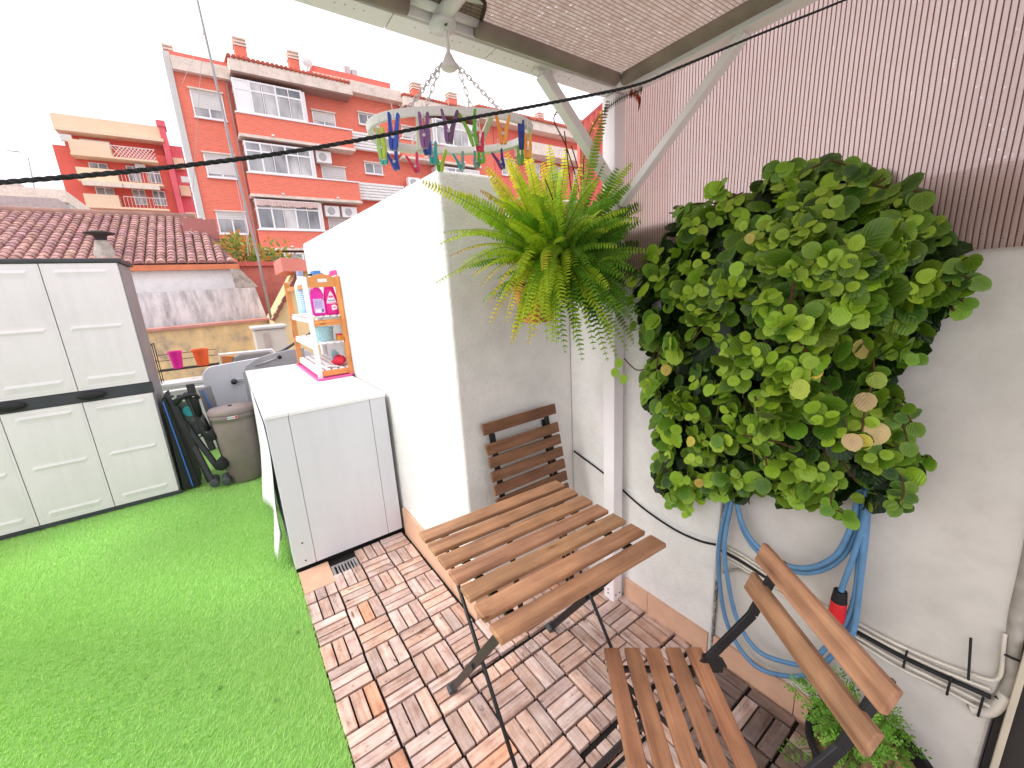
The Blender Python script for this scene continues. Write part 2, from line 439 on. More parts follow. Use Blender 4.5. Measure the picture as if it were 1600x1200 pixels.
# floor drain
t = thing('drain_grate', 'small grey slotted drain grate in front of the white appliance cabinet', 'drain', (-.372, -.132, 0))
mb = MB(); x0, x1, y0, y1 = -.440, -.304, -.198, -.062
mb.box(x0, x1, y0, y0 + .014, -.015, -.002); mb.box(x0, x1, y1 - .014, y1, -.015, -.002); mb.box(x0, x0 + .014, y0 + .014, y1 - .014, -.015, -.002); mb.box(x1 - .014, x1, y0 + .014, y1 - .014, -.015, -.002)
for k in range(6): xx = x0 + .026 + k * .0165; mb.box(xx, xx + .008, y0 + .014, y1 - .014, -.015, -.003)
mb.build('grate', simple('cast_grey_metal', (.30, .28, .28), .55, .3, .25, 30), t, bevel=.001)
mb = MB(); mb.box(x0 + .001, x1 - .001, y0 + .001, y1 - .001, -.0205, -.016); mb.build('sump', M['black'], t)
L0 = (0, 0, 0)
def slat_col(lo=.85, hi=1.12):
    q = random.uniform(lo, hi); return (q * random.uniform(.97, 1.05), q, q * random.uniform(.93, 1.03))
def uvr(ax): return (ax, random.uniform(0, 60), random.uniform(0, 60))

# ---------------------------------------------------------------- folding table
t = thing('folding_table', 'square wooden slatted folding table on black crossed steel legs', 'table', (-.008, -1.408, 0), math.radians(-2.6))
W, Dp, H = .288, .258, .70
for k in range(7):
    mb = MB(); mb.col = slat_col(); yc = Dp - .028 - k * .0768
    mb.box(-W, W, yc - .0285, yc + .0285, H - .0155, H, uvo=uvr(0))
    mb.build('slat', M['slatwood'], t, bevel=.0035, loc=L0)
for sx in (-1, 1):
    mb = MB(); mb.bar((sx * .215, -.24, H - .0275), (sx * .215, .24, H - .0275), .022, .016); mb.build('rail', M['black_metal'], t, bevel=.002, loc=L0)
    # wide flat leg from the front top to the rear foot
    mb = MB(); mb.bar((sx * .245, -.215, H - .02), (sx * .235, .262, .012), .008, .026, (0, .8, .6)); mb.build('leg', M['black_metal'], t, bevel=.002, loc=L0)
    mb = MB(); mb.box(sx * .235 - .016, sx * .235 + .016, .247, .280, 0, .026, rot=Matrix.Rotation(.25, 3, 'X')); mb.build('foot_cap', M['rubber'], t, bevel=.004, loc=L0)
    # slim leg from the rear top to the front foot
    mb = MB(); mb.tube([(sx * .222, .215, H - .03), (sx * .222, -.262, .008)], .0062, 8); mb.build('leg', M['black_metal'], t, smooth=True, loc=L0)
    mb = MB(); mb.tube([(sx * .25, .02, .345), (sx * .215, .02, .345)], .008, 10); mb.build('pivot', M['black_metal'], t, loc=L0)
mb = MB(); mb.tube([(-.222, -.262, .012), (.222, -.262, .012)], .006, 8); mb.build('crossbar', M['black_metal'], t, smooth=True, loc=L0)
mb = MB(); mb.tube([(-.215, .10, H - .034), (.215, .10, H - .034)], .005, 8); mb.build('crossbar', M['black_metal'], t, smooth=True, loc=L0)
# the little terracotta plinth edge under the front slats is the corner skirting, built with the wall

# ---------------------------------------------------------------- open folding chair (foreground)
t = thing('folding_chair', 'open wooden folding chair with a two slat backrest in the foreground', 'chair', (.0165, -1.8865, 0), math.radians(-38.3))
hs = .45
for k in range(5):
    mb = MB(); mb.col = slat_col(.9, 1.15); xc = -.136 + .0215 + k * .0572
    mb.box(xc - .0213, xc + .0213, -.2, .2, hs - .017, hs, uvo=uvr(1))
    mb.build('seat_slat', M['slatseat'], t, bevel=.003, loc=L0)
def back_pt(z): return .288 - (.77 - z) * .36
for z0, z1, y in ((.717, .772, .012), (.640, .694, .0)):
    mb = MB(); mb.col = slat_col(.95, 1.12)
    a = Vector((back_pt((z0 + z1) / 2), -.2 + y, (z0 + z1) / 2)); b = Vector((back_pt((z0 + z1) / 2), .2 + y, (z0 + z1) / 2))
    mb.bar(a, b, .016, z1 - z0, (.34, 0, .94), uvo=(random.uniform(0, 50), random.uniform(0, 50)))
    mb.build('back_slat', M['slatwood'], t, bevel=.003, loc=L0)
for sy in (-1, 1):
    y = sy * .155
    P = [(back_pt(.76) + .012, y, .76), (back_pt(.60) + .012, y, .60), (.165, y, .50), (.13, y, .452)]
    mb = MB()
    for a, b in zip(P[:-1], P[1:]): mb.bar(a, b, .010, .026, (1, 0, .3))
    mb.build('back_post', M['black_metal'], t, bevel=.002, loc=L0)
    mb = MB(); mb.bar((.13, y, .455), (-.20, y, .012), .008, .020, (1, 0, .6)); mb.build('front_leg', M['black_metal'], t, bevel=.002, loc=L0)
    mb = MB(); mb.bar((-.12, y * .93, .425), (.225, y * .93, .012), .007, .014, (1, 0, .6)); mb.build('rear_leg', M['black_metal'], t, bevel=.002, loc=L0)
    mb = MB(); mb.bar((-.135, y, hs - .026), (.175, y, hs - .026), .010, .017); mb.build('seat_rail', M['black_metal'], t, bevel=.002, loc=L0)
    mb = MB(); mb.prism([(.12, y - .006, .43), (.185, y - .006, .435), (.175, y - .006, .455), (.15, y - .006, .475), (.12, y - .006, .47)], (0, .012, 0)); mb.build('hinge_plate', M['black_metal'], t, bevel=.001, loc=L0)
for x, z in ((-.19, .03), (.21, .03)):
    mb = MB(); mb.tube([(x, -.155, z), (x, .155, z)], .006, 8); mb.build('crossbar', M['black_metal'], t, smooth=True, loc=L0)

# ---------------------------------------------------------------- folded chair leaning on the wall block behind the table
t = thing('folding_chair', 'folded wooden slatted chair leaning against the stucco wall behind the table', 'chair', (.30, -1.02, 0), math.radians(-1))
def lean(z): return -.06 - .02 + .175 * (z / .93) + .0     # local y
zt = [(.877, .924), (.792, .838), (.737, .781), (.678, .722), (.620, .664), (.562, .606), (.504, .548)]
for k, (z0, z1) in enumerate(zt):
    mb = MB(); mb.col = slat_col(.8, 1.1); zc = (z0 + z1) / 2; tl = .008 * k / 6
    mb.bar((-.195 + tl, lean(zc), zc - .004), (.195 + tl, lean(zc), zc + .004), .015, z1 - z0, (0, .18, .98), uvo=(random.uniform(0, 50), random.uniform(0, 50)))
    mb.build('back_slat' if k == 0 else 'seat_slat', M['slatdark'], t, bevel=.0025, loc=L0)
for sx in (-1, 1):
    mb = MB(); mb.bar((sx * .15, lean(.9) + .014, .9), (sx * .15, lean(0) + .014, .008), .024, .009, (0, 1, .18)); mb.build('leg', M['black_metal'], t, bevel=.002, loc=L0)
    mb = MB(); mb.bar((sx * .135, lean(.86) + .026, .86), (sx * .135, lean(0) + .034, .012), .016, .008, (0, 1, .18)); mb.build('leg', M['black_metal'], t, bevel=.002, loc=L0)
mb = MB(); mb.tube([(-.15, lean(.03) + .014, .03), (.15, lean(.03) + .014, .03)], .006, 8); mb.build('crossbar', M['black_metal'], t, loc=L0)

# ---------------------------------------------------------------- white appliance cabinet
t = thing('appliance_cabinet', 'tall white panelled appliance cabinet with a flat white lid against the bright wall', 'cabinet', (-.29, .85, 0))
XL, XR, YF, YB, ZT = -.602, .004, 0.0, 1.735, .905
mb = MB(); mb.box(XL + .012, XR - .006, .014, YB, .028, ZT - .021); mb.build('body', M['panel_white'], t)
mb = MB(); mb.box(XL + .02, XR - .02, .03, YB - .02, -.02, .028); mb.build('plinth', M['black'], t)  # black recessed base paints the shadow gap under the cabinet
for x0, x1 in ((XL, -.499), (-.4965, -.0855), (-.083, XR)):
    mb = MB(); mb.box(x0, x1, YF, YF + .013, .022, ZT - .020); mb.build('front_panel', M['panel_white'], t, bevel=.0015)
mb = MB()
for x0, x1 in ((XL - .004, -.4945), (-.493, XR + .004)): mb.box(x0, x1, YF - .006, .858, ZT - .019, ZT)
mb.box(XL - .004, XR + .004, .8605, YB, ZT - .019, ZT); mb.build('lid', M['lid_white'], t, bevel=.002)
mb = MB(); mb.box(XL, XL + .0118, .0145, YB, .022, ZT - .0205); mb.build('side_panel', M['panel_white'], t, bevel=.001)
mb = MB()
for x, z in ((-.548, .165), (-.548, .055)): mb.tube([(x, -.0015, z), (x, .002, z)], .005, 10)
mb.build('screw', M['dark_plastic'], t)

# loose torn white sheet at the cabinet's left side
mb = MB(); ny, nz = 16, 14; vs = []; fs = []
for j in range(nz + 1):
    for i in range(ny + 1):
        u, v = i / ny, j / nz
        y = .045 + u * .95; zlow = .005 + .30 * max(0, (.32 - u)) * 0 + (.24 if u < .06 else .02 + .05 * abs(math.sin(u * 9)))
        z = zlow + (.86 - zlow) * v
        x = -.608 - .055 * (1 - v) ** 1.5 * (.6 + .5 * math.sin(u * 7 + 1)) - .012 * math.sin(u * 15 + v * 5) * (1 - v) - .004
        if u < .12: y += .05 * (1 - v) * 0; x += .03 * (1 - v) * (1 if u < .06 else .3)
        vs.append((x, y, z))
for j in range(nz):
    for i in range(ny):
        a = j * (ny + 1) + i; fs.append((a, a + 1, a + ny + 2, a + ny + 1))
mb.add(vs, fs)
o = mb.build('plastic_sheet', M['lid_white'], smooth=True); s = o.modifiers.new('thick', 'SOLIDIFY'); s.thickness = .003
tag(o, 'torn white plastic sheet hanging down the left side of the white appliance cabinet', 'plastic sheet')

# ---------------------------------------------------------------- storage cupboard
t = thing('storage_cabinet', 'big off-white moulded plastic storage cupboard with charcoal frame and two rows of doors', 'cupboard', (-1.78, 1.9, 0))
yf = 1.70
mb = MB(); mb.box(-2.75, -1.205, yf + .03, 2.16, .03, 1.785); mb.build('body', M['gray_plastic'], t, bevel=.004)
mb = MB(); mb.box(-2.77, -1.185, yf - .005, 2.18, 1.786, 1.815); mb.build('top', M['dark_plastic'], t, bevel=.006)
mb = MB(); mb.box(-2.76, -1.195, yf + .004, 2.17, .0, .03); mb.build('base', M['dark_plastic'], t, bevel=.004)
mb = MB(); mb.box(-2.75, -1.2, yf + .006, yf + .0298, .845, .925); mb.build('centre_band', M['dark_plastic'], t, bevel=.003)
xs = [-1.212, -1.590, -1.975, -2.36, -2.74]
def door(x1, x0, z0, z1):
    """moulded door: grid with pillowed panels and raised horizontal ribs"""
    mb = MB(); nx, nz = 22, 46; vs = []; fs = []
    ribs = [.93, .50, .08]
    for j in range(nz + 1):
        for i in range(nx + 1):
            u, v = i / nx, j / nz
            d = 0.0
            for a, b in ((.08, .50), (.50, .93)):
                if a < v < b: q = (v - a) / (b - a); d += .004 * max(0, math.sin(math.pi * q)) ** .8 * max(0, math.sin(math.pi * u)) ** .6
            for r in ribs:
                if .14 < u < .86: d += .007 * math.exp(-((v - r) * 62) ** 2)
            edge = min(u, 1 - u) * (x1 - x0)
            if min(edge, min(v, 1 - v) * (z1 - z0)) < .004: d -= .004
            vs.append((x0 + u * (x1 - x0), yf - d, z0 + v * (z1 - z0)))
    for j in range(nz):
        for i in range(nx):
            a = j * (nx + 1) + i; fs.append((a, a + 1, a + nx + 2, a + nx + 1))
    mb.add(vs, fs); mb.box(x0, x1, yf + .001, yf + .0295, z0, z1)
    return mb.build('door', M['door_white'], t, smooth=False)
for a, b in zip(xs[:-1], xs[1:]):
    for z0, z1 in ((.035, .842), (.928, 1.783)):
        d = door(a - .0025, b + .0025, z0, z1)
for k, xc in enumerate((-1.50, -1.885, -2.27)):
    mb = MB()
    mb.lathe([(.0, -.012), (.6, -.010), (1.0, 0), (.9, .008), (.5, .011), (0, .012)], (0, 0, 0), 20, 1, 1, False)
    mb.v = [(xc - .03 + p[0] * .075, yf - .002 - (p[2] + .006) * 1.2, .886 + p[1] * .028) for p in mb.v]
    mb.build('handle', M['black'], t, smooth=True)

# ---------------------------------------------------------------- rubbish bin
t = thing('trash_bin', 'tapered taupe plastic rubbish bin with a flat lid beside the white cabinet', 'bin', (-.755, 1.66, 0))
mb = MB(); mb.lathe([(.10, 0), (.118, .012), (.150, .52), (.153, .555), (.160, .556), (.160, .600), (.150, .602)], L0, 36, 1.0, .82)
mb.build('body', M['bin'], t, smooth=True, loc=L0)
mb = MB(); mb.lathe([(.168, .600), (.170, .612), (.166, .628), (.150, .642), (.06, .654), (0.001, .656)], L0, 36, 1.0, .82, False); mb.build('lid', M['bin'], t, smooth=True, loc=L0)
mb = MB(); mb.box(-.02, .008, -.04, -.015, .652, .661); mb.build('lid_button', M['black'], t, bevel=.003, loc=L0)
mb = MB(); mb.col = (.75, .73, .72)
mb.box(-.038, .03, -.134, -.129, .566, .588); mb.col = (.55, .05, .05); mb.box(.012, .029, -.1352, -.1341, .568, .586); mb.col = (.08, .08, .1)
for q in range(5): mb.box(-.034 + q * .0085, -.029 + q * .0085, -.1352, -.1341, .572, .582)
mb.build('sticker', M['vc'], t, loc=L0)

# ---------------------------------------------------------------- black folded exercise bench between cupboard and bin
t = thing('exercise_bench', 'black folded exercise bench with round foam rollers and a turquoise disc', 'exercise bench', (-1.0, 1.80, 0))
bm = M['black_metal']
for x, z0, z1, lean_ in ((-1.125, .79, .04, .03), (-1.02, .80, .30, .02)):
    mb = MB(); mb.bar((x, 1.75, z0), (x + lean_ * 4, 1.70, z1), .045, .05, (0, 1, 0)); mb.build('frame_tube', bm, t, bevel=.008)
mb = MB(); mb.bar((-1.10, 1.76, .62), (-.93, 1.66, .14), .040, .045, (0, 1, 0)); mb.build('frame_tube', bm, t, bevel=.008)
mb = MB(); mb.bar((-1.07, 1.74, .44), (-.985, 1.62, .05), .038, .04, (0, 1, 0)); mb.build('frame_tube', bm, t, bevel=.008)
mb = MB(); mb.tube(catmull([(-1.10, 1.73, .72), (-1.06, 1.70, .77), (-.98, 1.70, .78), (-.955, 1.73, .74)], 6), .018, 10); mb.build('handle', bm, t, smooth=True)
mb = MB(); mb.tube([(-.985, 1.73, .86), (-.975, 1.72, .60)], .027, 12); mb.build('grip', M['black'], t, smooth=True)
mb = MB(); mb.tube([(-.965, 1.72, .60), (-.935, 1.70, .47)], .022, 12); mb.build('frame_tube', bm, t, smooth=True)
for c in ((-.905, 1.68, .44, .042), (-.885, 1.62, .20, .046)):
    mb = MB(); mb.tube([(c[0] - .03, c[1] - .05, c[2] - .01), (c[0] + .03, c[1] + .06, c[2] + .015)], c[3], 18); mb.build('foam_roller', M['black'], t, smooth=True, bevel=.006)
for c in ((-.975, 1.60), (-.895, 1.58)):
    mb = MB(); mb.tube([(c[0], c[1] - .02, .05), (c[0] + .005, c[1] + .10, .06)], .032, 18); mb.build('rubber_foot', M['rubber'], t, smooth=True, bevel=.004)
mb = MB(); mb.tube([(-1.03, 1.775, .64), (-1.03, 1.785, .64)], .045, 24); mb.build('disc', simple('turquoise_plastic', (.02, .36, .40), .4), t)
mb = MB(); mb.box(-1.09, -.98, 1.79, 1.82, .40, .78); mb.build('seat_pad', simple('mottled_grey_vinyl', (.10, .11, .11), .5, 0, .6, 30), t, bevel=.01)
mb = MB()
for p in ((-1.105, 1.722, .77), (-1.045, 1.722, .74), (-.98, 1.693, .77), (-1.0, 1.685, .45), (-.95, 1.675, .46), (-1.02, 1.69, .155)): mb.tube([(p[0], p[1] - .006, p[2]), (p[0], p[1] + .01, p[2])], .009, 10)
mb.build('bolt', M['steel'], t)

tp = thing('folded_mat', 'upright black folded mat with a bright blue edge next to the cupboard', 'mat', (-1.16, 1.80, 0))
mb = MB(); mb.prism([(-1.175, 1.72, .78), (-1.15, 1.72, .80), (-1.075, 1.72, .02), (-1.19, 1.72, .02)], (0, .30, 0)); mb.build('board', M['black'], tp, bevel=.006)
mb = MB(); mb.bar((-1.168, 1.714, .76), (-1.125, 1.714, .03), .008, .006, (0, 1, 0)); mb.build('edge_trim', simple('blue_trim', (.03, .14, .5), .4), tp)
tp = thing('folded_mat', 'narrow grey folded mat with a light blue edge behind the exercise bench', 'mat', (-.90, 1.92, 0))
mb = MB(); mb.prism([(-.955, 1.90, .78), (-.87, 1.90, .80), (-.80, 1.90, .02), (-.90, 1.90, .02)], (0, .05, 0)); mb.build('board', M['gray_plastic'], tp, bevel=.006)
mb = MB(); mb.bar((-.925, 1.893, .77), (-.86, 1.893, .40), .010, .006, (0, 1, 0)); mb.build('edge_trim', simple('light_blue_trim', (.06, .22, .62), .4), tp)

# ---------------------------------------------------------------- white table top standing on edge, grey ironing board
t = thing('table_top', 'white rounded table top standing on its edge behind the bin', 'table top', (-.5, 2.3, 0))
def rrect(x0, x1, z0, z1, r, y, n=8):
    P = []
    for cx, cz, a0 in ((x1 - r, z1 - r, 0), (x0 + r, z1 - r, 90), (x0 + r, z0 + r, 180), (x1 - r, z0 + r, 270)):
        for k in range(n + 1):
            a = math.radians(a0 + 90 * k / n); P.append((cx + r * math.cos(a), y, cz + r * math.sin(a)))
    return P
mb = MB(); P = rrect(-.93, .02, -.02, .965, .10, 2.30)
P = [(x, y, z - .06 * max(0, (.02 - x) / .95)) for x, y, z in P]
mb.prism(P, (0, .028, 0)); mb.build('board', M['panel_white'], t, bevel=.005)
mb = MB(); a = aty(368, 596, 2.27)
for dz in (.012, -.012): mb.tube([(a[0], 2.275, a[2] + dz), (a[0] + .14, 2.275, a[2] + dz + .01)], .006, 8)
mb.build('latch_bar', M['steel'], t, smooth=True)
mb = MB(); mb.tube([(a[0] - .012, 2.255, a[2]), (a[0] - .012, 2.30, a[2])], .024, 16); mb.build('latch_knob', M['dark_plastic'], t, smooth=True)
t = thing('ironing_board', 'grey rounded board with a thin silver handle behind the white cabinet lid', 'ironing board', (-.3, 2.0, 0))
mb = MB(); pts = [aty(x, y, 1.98) for x, y in ((379, 582), (384, 572), (398, 562), (420, 554), (450, 547), (475, 543), (475, 590), (379, 590))]
low = [(p[0], p[1], .3) for p in (pts[-2], pts[-1])]
mb.prism([tuple(p) for p in pts[:6]] + low, (0, .03, 0)); mb.build('board', simple('grey_fabric_board', (.34, .34, .35), .7), t, bevel=.004)
mb = MB(); q = [aty(x, y, 1.965) for x, y in ((398, 572), (425, 562), (437, 558))]; mb.tube([tuple(p) for p in q], .006, 8); mb.build('handle', M['steel'], t, smooth=True)
mb = MB(); a = aty(437, 558, 1.96); mb.lathe([(.001, -.02), (.016, -.01), (.016, .01), (.001, .02)], tuple(a), 12, caps=False); mb.build('knob', M['black'], t)

# ---------------------------------------------------------------- low rear parapet with plant rack
t = thing('rear_parapet', 'low white parapet wall with a pale ledge at the back of the terrace', 'wall', (-1, 2.95, 0))
mb = MB(); mb.box(-3.2, .6, 2.82, 3.02, -.3, .70); mb.build('wall', M['render_white'], t)
mb = MB(); mb.box(-3.2, .6, 2.79, 3.05, .701, .735); mb.build('coping', simple('pale_ledge', (.62, .62, .60), .6), t, bevel=.006)
mb = MB(); mb.tube([(-1.6, 2.78, .66), (-.4, 2.78, .66)], .014, 10); mb.build('pipe', M['white_metal'], t, smooth=True)
t = thing('plant_rack', 'thin black wire plant rack along the parapet holding two bright pots', 'rack', (-1.15, 2.93, .735))
mb = MB()
for dx, dy in ((-1.40, 2.87), (-1.40, 3.01), (-1.28, 2.87), (-1.28, 3.01)): mb.tube([(dx, dy, .735), (dx, dy, 1.13)], .004, 6)
for z in (.76, .85, .95, 1.12):
    mb.tube([(-1.40, 2.87, z), (-1.28, 2.87, z), (-1.28, 3.01, z), (-1.40, 3.01, z)], .003, 6, closed=True)
for z in (.855, .94, 1.0): mb.tube([(-1.28, 3.01, z), (-.80, 3.01, z)], .003, 6)
for yy in (2.87, 2.92, 2.97): mb.tube([(-1.28, yy, .852), (-.80, yy, .852)], .004, 6)
for k in range(5): mb.tube([(-1.28 + .12 * k, 2.87, .85), (-1.28 + .12 * k, 3.01, .85)], .003, 6)
for dy in (2.87, 3.01): mb.tube([(-.80, dy, .735), (-.80, dy, .86)], .004, 6)
mb.build('frame', M['black_metal'], t)
def pot(name, label, cx, cy, z0, r0, r1, h, col):
    t = thing(name, label, 'flower pot', (cx, cy, z0))
    mb = MB(); mb.lathe([(r0, 0), (r1, h * .9), (r1 * 1.08, h * .9), (r1 * 1.08, h), (r1 * .93, h), (r1 * .85, h * .8)], L0, 24)
    m = simple('pot_' + name, col, .45); mb.build('body', m, t, smooth=False, loc=L0)
    mb = MB(); mb.lathe([(r1 * .84, h * .8), (.001, h * .84)], L0, 20, caps=False); mb.build('soil', M['soil'], t, loc=L0)
pot('flower_pot', 'small magenta plastic flower pot on the wire rack', -1.132, 2.93, .858, .038, .054, .175, (.72, .012, .28))
pot('flower_pot', 'small bright orange flower pot on the wire rack', -.93, 2.93, .858, .048, .068, .17, (.78, .11, .02))
t = thing('folded_lounger', 'folded grey padded lounger with white tubing lying on the parapet', 'lounger', (-.55, 2.95, .74))
mb = MB(); mb.tube([(-.78, 2.9, .75), (-.78, 2.9, .95), (-.30, 2.9, .94), (-.22, 2.9, .80)], .012, 8); mb.build('frame', M['white_metal'], t, smooth=True)
mb = MB(); mb.prism([(-.66, 2.88, .90), (-.60, 2.88, .925), (-.33, 2.88, .92), (-.27, 2.88, .87), (-.27, 2.88, .77), (-.74, 2.88, .77)], (0, .12, 0)); mb.build('cushion', simple('grey_cushion', (.23, .21, .20), .8), t, bevel=.012)
mb = MB(); mb.prism([(-.765, 2.885, .78), (-.765, 2.885, .93), (-.66, 2.885, .915), (-.72, 2.885, .78)], (0, .10, 0)); mb.build('side_panel', simple('orange_brown_canvas', (.48, .16, .04), .7), t, bevel=.004)
# ---------------------------------------------------------------- tray, shelf rack and the cleaning things on the cabinet lid
mb = MB(); P = [(-.225, .70), (.025, .72), (.028, 1.69), (-.225, 1.69)]
poly = []
for (x, y), (sx, sy) in zip(P, ((1, 1), (-1, 1), (-1, -1), (1, -1))):
    for k in range(5):
        a = k / 4 * math.pi / 2
        c = (x + sx * .03, y + sy * .03)
        if sx > 0 and sy > 0: d = (-math.cos(a), -math.sin(a))
        elif sx < 0 and sy > 0: d = (math.sin(a), -math.cos(a))
        elif sx < 0 and sy < 0: d = (math.cos(a), math.sin(a))
        else: d = (-math.sin(a), math.cos(a))
        poly.append((c[0] + d[0] * .03, c[1] + d[1] * .03, ZT + .001))
t = thing('tray', 'flat bright pink plastic tray under the orange shelf rack', 'tray', (-.1, 1.2, ZT))
pink = simple('pink_plastic', (.80, .10, .34), .4)
mb.prism(poly, (0, 0, .006)); mb.build('base', pink, t)
mb = MB(); mb.tube([(p[0], p[1], p[2] + .009) for p in poly], .007, 8, closed=True); mb.build('rim', pink, t, smooth=True)

orange = wood('orange_varnished_wood', (.52, .20, .055), (.78, .36, .13), None, .4, .4)
white_w = simple('white_varnished_wood', (.78, .77, .76), .45)
Z0, Z1 = .912, 1.605
XA, XB, YA, YBk = -.195, .012, .755, 1.62
t = thing('shelf_rack', 'narrow three tier orange and white wooden shelf rack standing on the white cabinet', 'shelf', (-.09, 1.2, Z0))
for x, y, m, w in ((XA, YA, white_w, .03), (XB, YA, orange, .034), (XA, YBk, orange, .04), (XB, YBk, white_w, .03)):
    mb = MB(); mb.box(x - w / 2, x + w / 2, y - .014, y + .014, Z0, Z1, uvo=uvr(2)); mb.build('post', m, t, bevel=.003)
def rail(x0, x1, y0, y1, z0, z1, m, ax):
    mb = MB(); mb.box(x0, x1, y0, y1, z0, z1, uvo=uvr(ax)); mb.build('rail', m, t, bevel=.002)
for z, m in ((.925, orange), (1.275, orange)): rail(XA + .0155, XB - .0175, YA - .008, YA + .008, z, z + .042, m, 0)
mb = MB(); n = 12; P = [(XA + .0155, YA - .008, 1.535)] + [(XA + .0155 + (XB - XA - .033) * k / n, YA - .008, 1.595 + .028 * math.sin(math.pi * k / n)) for k in range(n + 1)] + [(XB - .0175, YA - .008, 1.535)]
mb.prism(P, (0, .016, 0)); mb.build('handle_rail', orange, t, bevel=.002)
mb = MB(); mb.box(-.115, -.055, YA - .0095, YA - .0082, 1.568, 1.59); mb.build('hand_hole', white_w, t)
for z in (.93, 1.115, 1.30, 1.53): rail(XA - .008, XA + .008, YA + .0145, YBk - .0145, z, z + .03, orange if z in (1.53,) else white_w, 1)
for z in (.93, 1.115, 1.30, 1.53): rail(XA + .02, XB - .02, YBk - .008, YBk + .008, z, z + .04, orange, 0)
for z in (.965, 1.150, 1.335):
    mb = MB()
    for k in range(5):
        x = XA + .012 + k * (XB - XA - .024) / 4; mb.box(x - .016, x + .016, YA - .01, YBk + .01, z, z + .009)
    mb.build('shelf', white_w, t, bevel=.002)

def outline_bottle(name, label, cat, x, y, z, pts, th, col, cap, capcol, lab=None, rz=0, dots=None):
    """flat shaped bottle: outline in x-z, rounded by a bevel"""
    t = thing(name, label, cat, (x, y, z), rz)
    mb = MB(); mb.col = col; mb.prism([(px, -th / 2, pz) for px, pz in pts], (0, th, 0)); mb.build('body', M['vc'], t, bevel=min(.016, th * .35), seg=3, smooth=True, loc=L0)
    mb = MB(); mb.col = capcol; mb.lathe(cap, L0, 16); mb.build('cap', M['vc'], t, smooth=True, loc=L0)
    if lab:
        mb = MB()
        for c, poly in lab:
            mb.col = c; lv = getattr(mb, 'lv', 0); mb.lv = lv + 1
            mb.prism([(px, -th / 2 - .001 - .0006 * lv, pz) for px, pz in poly], (0, -.0006, 0))
        mb.build('label', M['vc'], t, loc=L0)
R4 = lambda x0, x1, z0, z1: [(x0, z0), (x1, z0), (x1, z1), (x0, z1)]
zs = 1.3445
body = [(-.042, 0), (.042, 0), (.045, .03), (.044, .09), (.036, .12), (.040, .145), (.030, .175), (.014, .195), (-.014, .195), (-.030, .18), (-.042, .15), (-.047, .10), (-.045, .03)]
outline_bottle('detergent_bottle', 'magenta detergent bottle with a pale violet back label on the top shelf', 'bottle', -.125, .80, zs, body, .055,
    (.72, .012, .38), [(.014, .19), (.018, .194), (.018, .215), (.001, .217)], (.85, .80, .82),
    [((.62, .50, .76), [(-.034, .02), (.032, .02), (.034, .10), (.024, .115), (-.034, .115)]), ((.9, .86, .92), R4(-.026, .006, .024, .042)), ((.2, .12, .3), R4(.012, .026, .026, .046))] + [((.40, .30, .62), R4(-.028, .024 - .006 * (k % 2), .056 + k * .011, .060 + k * .011)) for k in range(5)])
body2 = [(-.044, 0), (.044, 0), (.046, .06), (.040, .13), (.026, .20), (.012, .225), (-.014, .225), (-.030, .20), (-.040, .13), (-.046, .06)]
outline_bottle('detergent_bottle', 'hot pink tall detergent bottle with a white pointed label at the rack right side', 'bottle', -.038, .815, zs, body2, .055,
    (.80, .006, .30), [(.013, .22), (.016, .224), (.016, .245), (.001, .247)], (.75, .02, .30),
    [((.86, .84, .88), [(-.034, .085), (.032, .085), (.014, .14), (0, .165), (-.014, .14)]), ((.78, .08, .30), R4(-.016, .014, .118, .132)), ((.30, .34, .62), R4(-.024, .022, .095, .103)), ((.88, .85, .88), [(-.004, .03), (.028, .036), (.032, .058), (.018, .07), (-.006, .066)]), ((.75, .1, .4), R4(.004, .02, .046, .054)), ((.9, .8, .86), R4(-.036, .036, .078, .081))])
# white bleach bottle
t = thing('bleach_bottle', 'tall white bottle with light blue striped label and grey cap on the rack', 'bottle', (-.165, 1.08, zs))
mb = MB(); mb.col = (.85, .85, .87); mb.lathe([(.046, 0), (.05, .008), (.05, .20), (.045, .225), (.024, .262), (.020, .285)], L0, 28); mb.build('body', M['vc'], t, smooth=True, loc=L0)
mb = MB(); mb.col = (.30, .38, .56); mb.lathe([(.021, .285), (.023, .286), (.023, .318), (.001, .32)], L0, 20); mb.build('cap', M['vc'], t, loc=L0)
mb = MB(); vs = []
def wrap(a0, a1, z0, z1, col, r=.0508):
    n = 8; mb.col = col; vs = []
    for k in range(n + 1):
        a = a0 + (a1 - a0) * k / n
        for z in (z0, z1): vs.append((r * math.cos(a), r * math.sin(a), z))
    mb.add(vs, [(2 * k, 2 * k + 2, 2 * k + 3, 2 * k + 1) for k in range(n)])
wrap(-2.9, -.3, .02, .19, (.34, .62, .84))
for k in range(9): wrap(-2.7 + .1 * (k % 3), -1.3 + .15 * (k % 2), .165 - k * .015, .171 - k * .015, (.80, .86, .92), .0514)
wrap(-1.2, -.5, .05, .16, (.14, .36, .70), .0514); wrap(-1.1, -.7, .075, .10, (.8, .9, .95), .052)
mb.build('label', M['vc'], t, loc=L0)
mb = MB(); mb.col = (.06, .26, .70); mb.box(-.125, -.075, .80, .90, 1.618, 1.648); mb.col = (.02, .03, .06); mb.box(-.15, -.126, .83, .86, 1.616, 1.63); mb.box(-.0749, -.055, .83, .86, 1.618, 1.632)
tag(mb.build('scrub_brush', M['vc'], bevel=.004), 'blue brush lying on top of the orange shelf rack', 'brush')
mb = MB(); mb.col = (.80, .12, .42); mb.prism([(-.035, .80, 1.60), (.03, .80, 1.62), (.028, .80, 1.65), (-.01, .80, 1.645)], (0, .03, 0)); mb.col = (.75, .02, .08); mb.lathe([(.001, -.012), (.018, -.006), (.018, .006), (.001, .012)], (-.04, .79, 1.588), 12, caps=False)
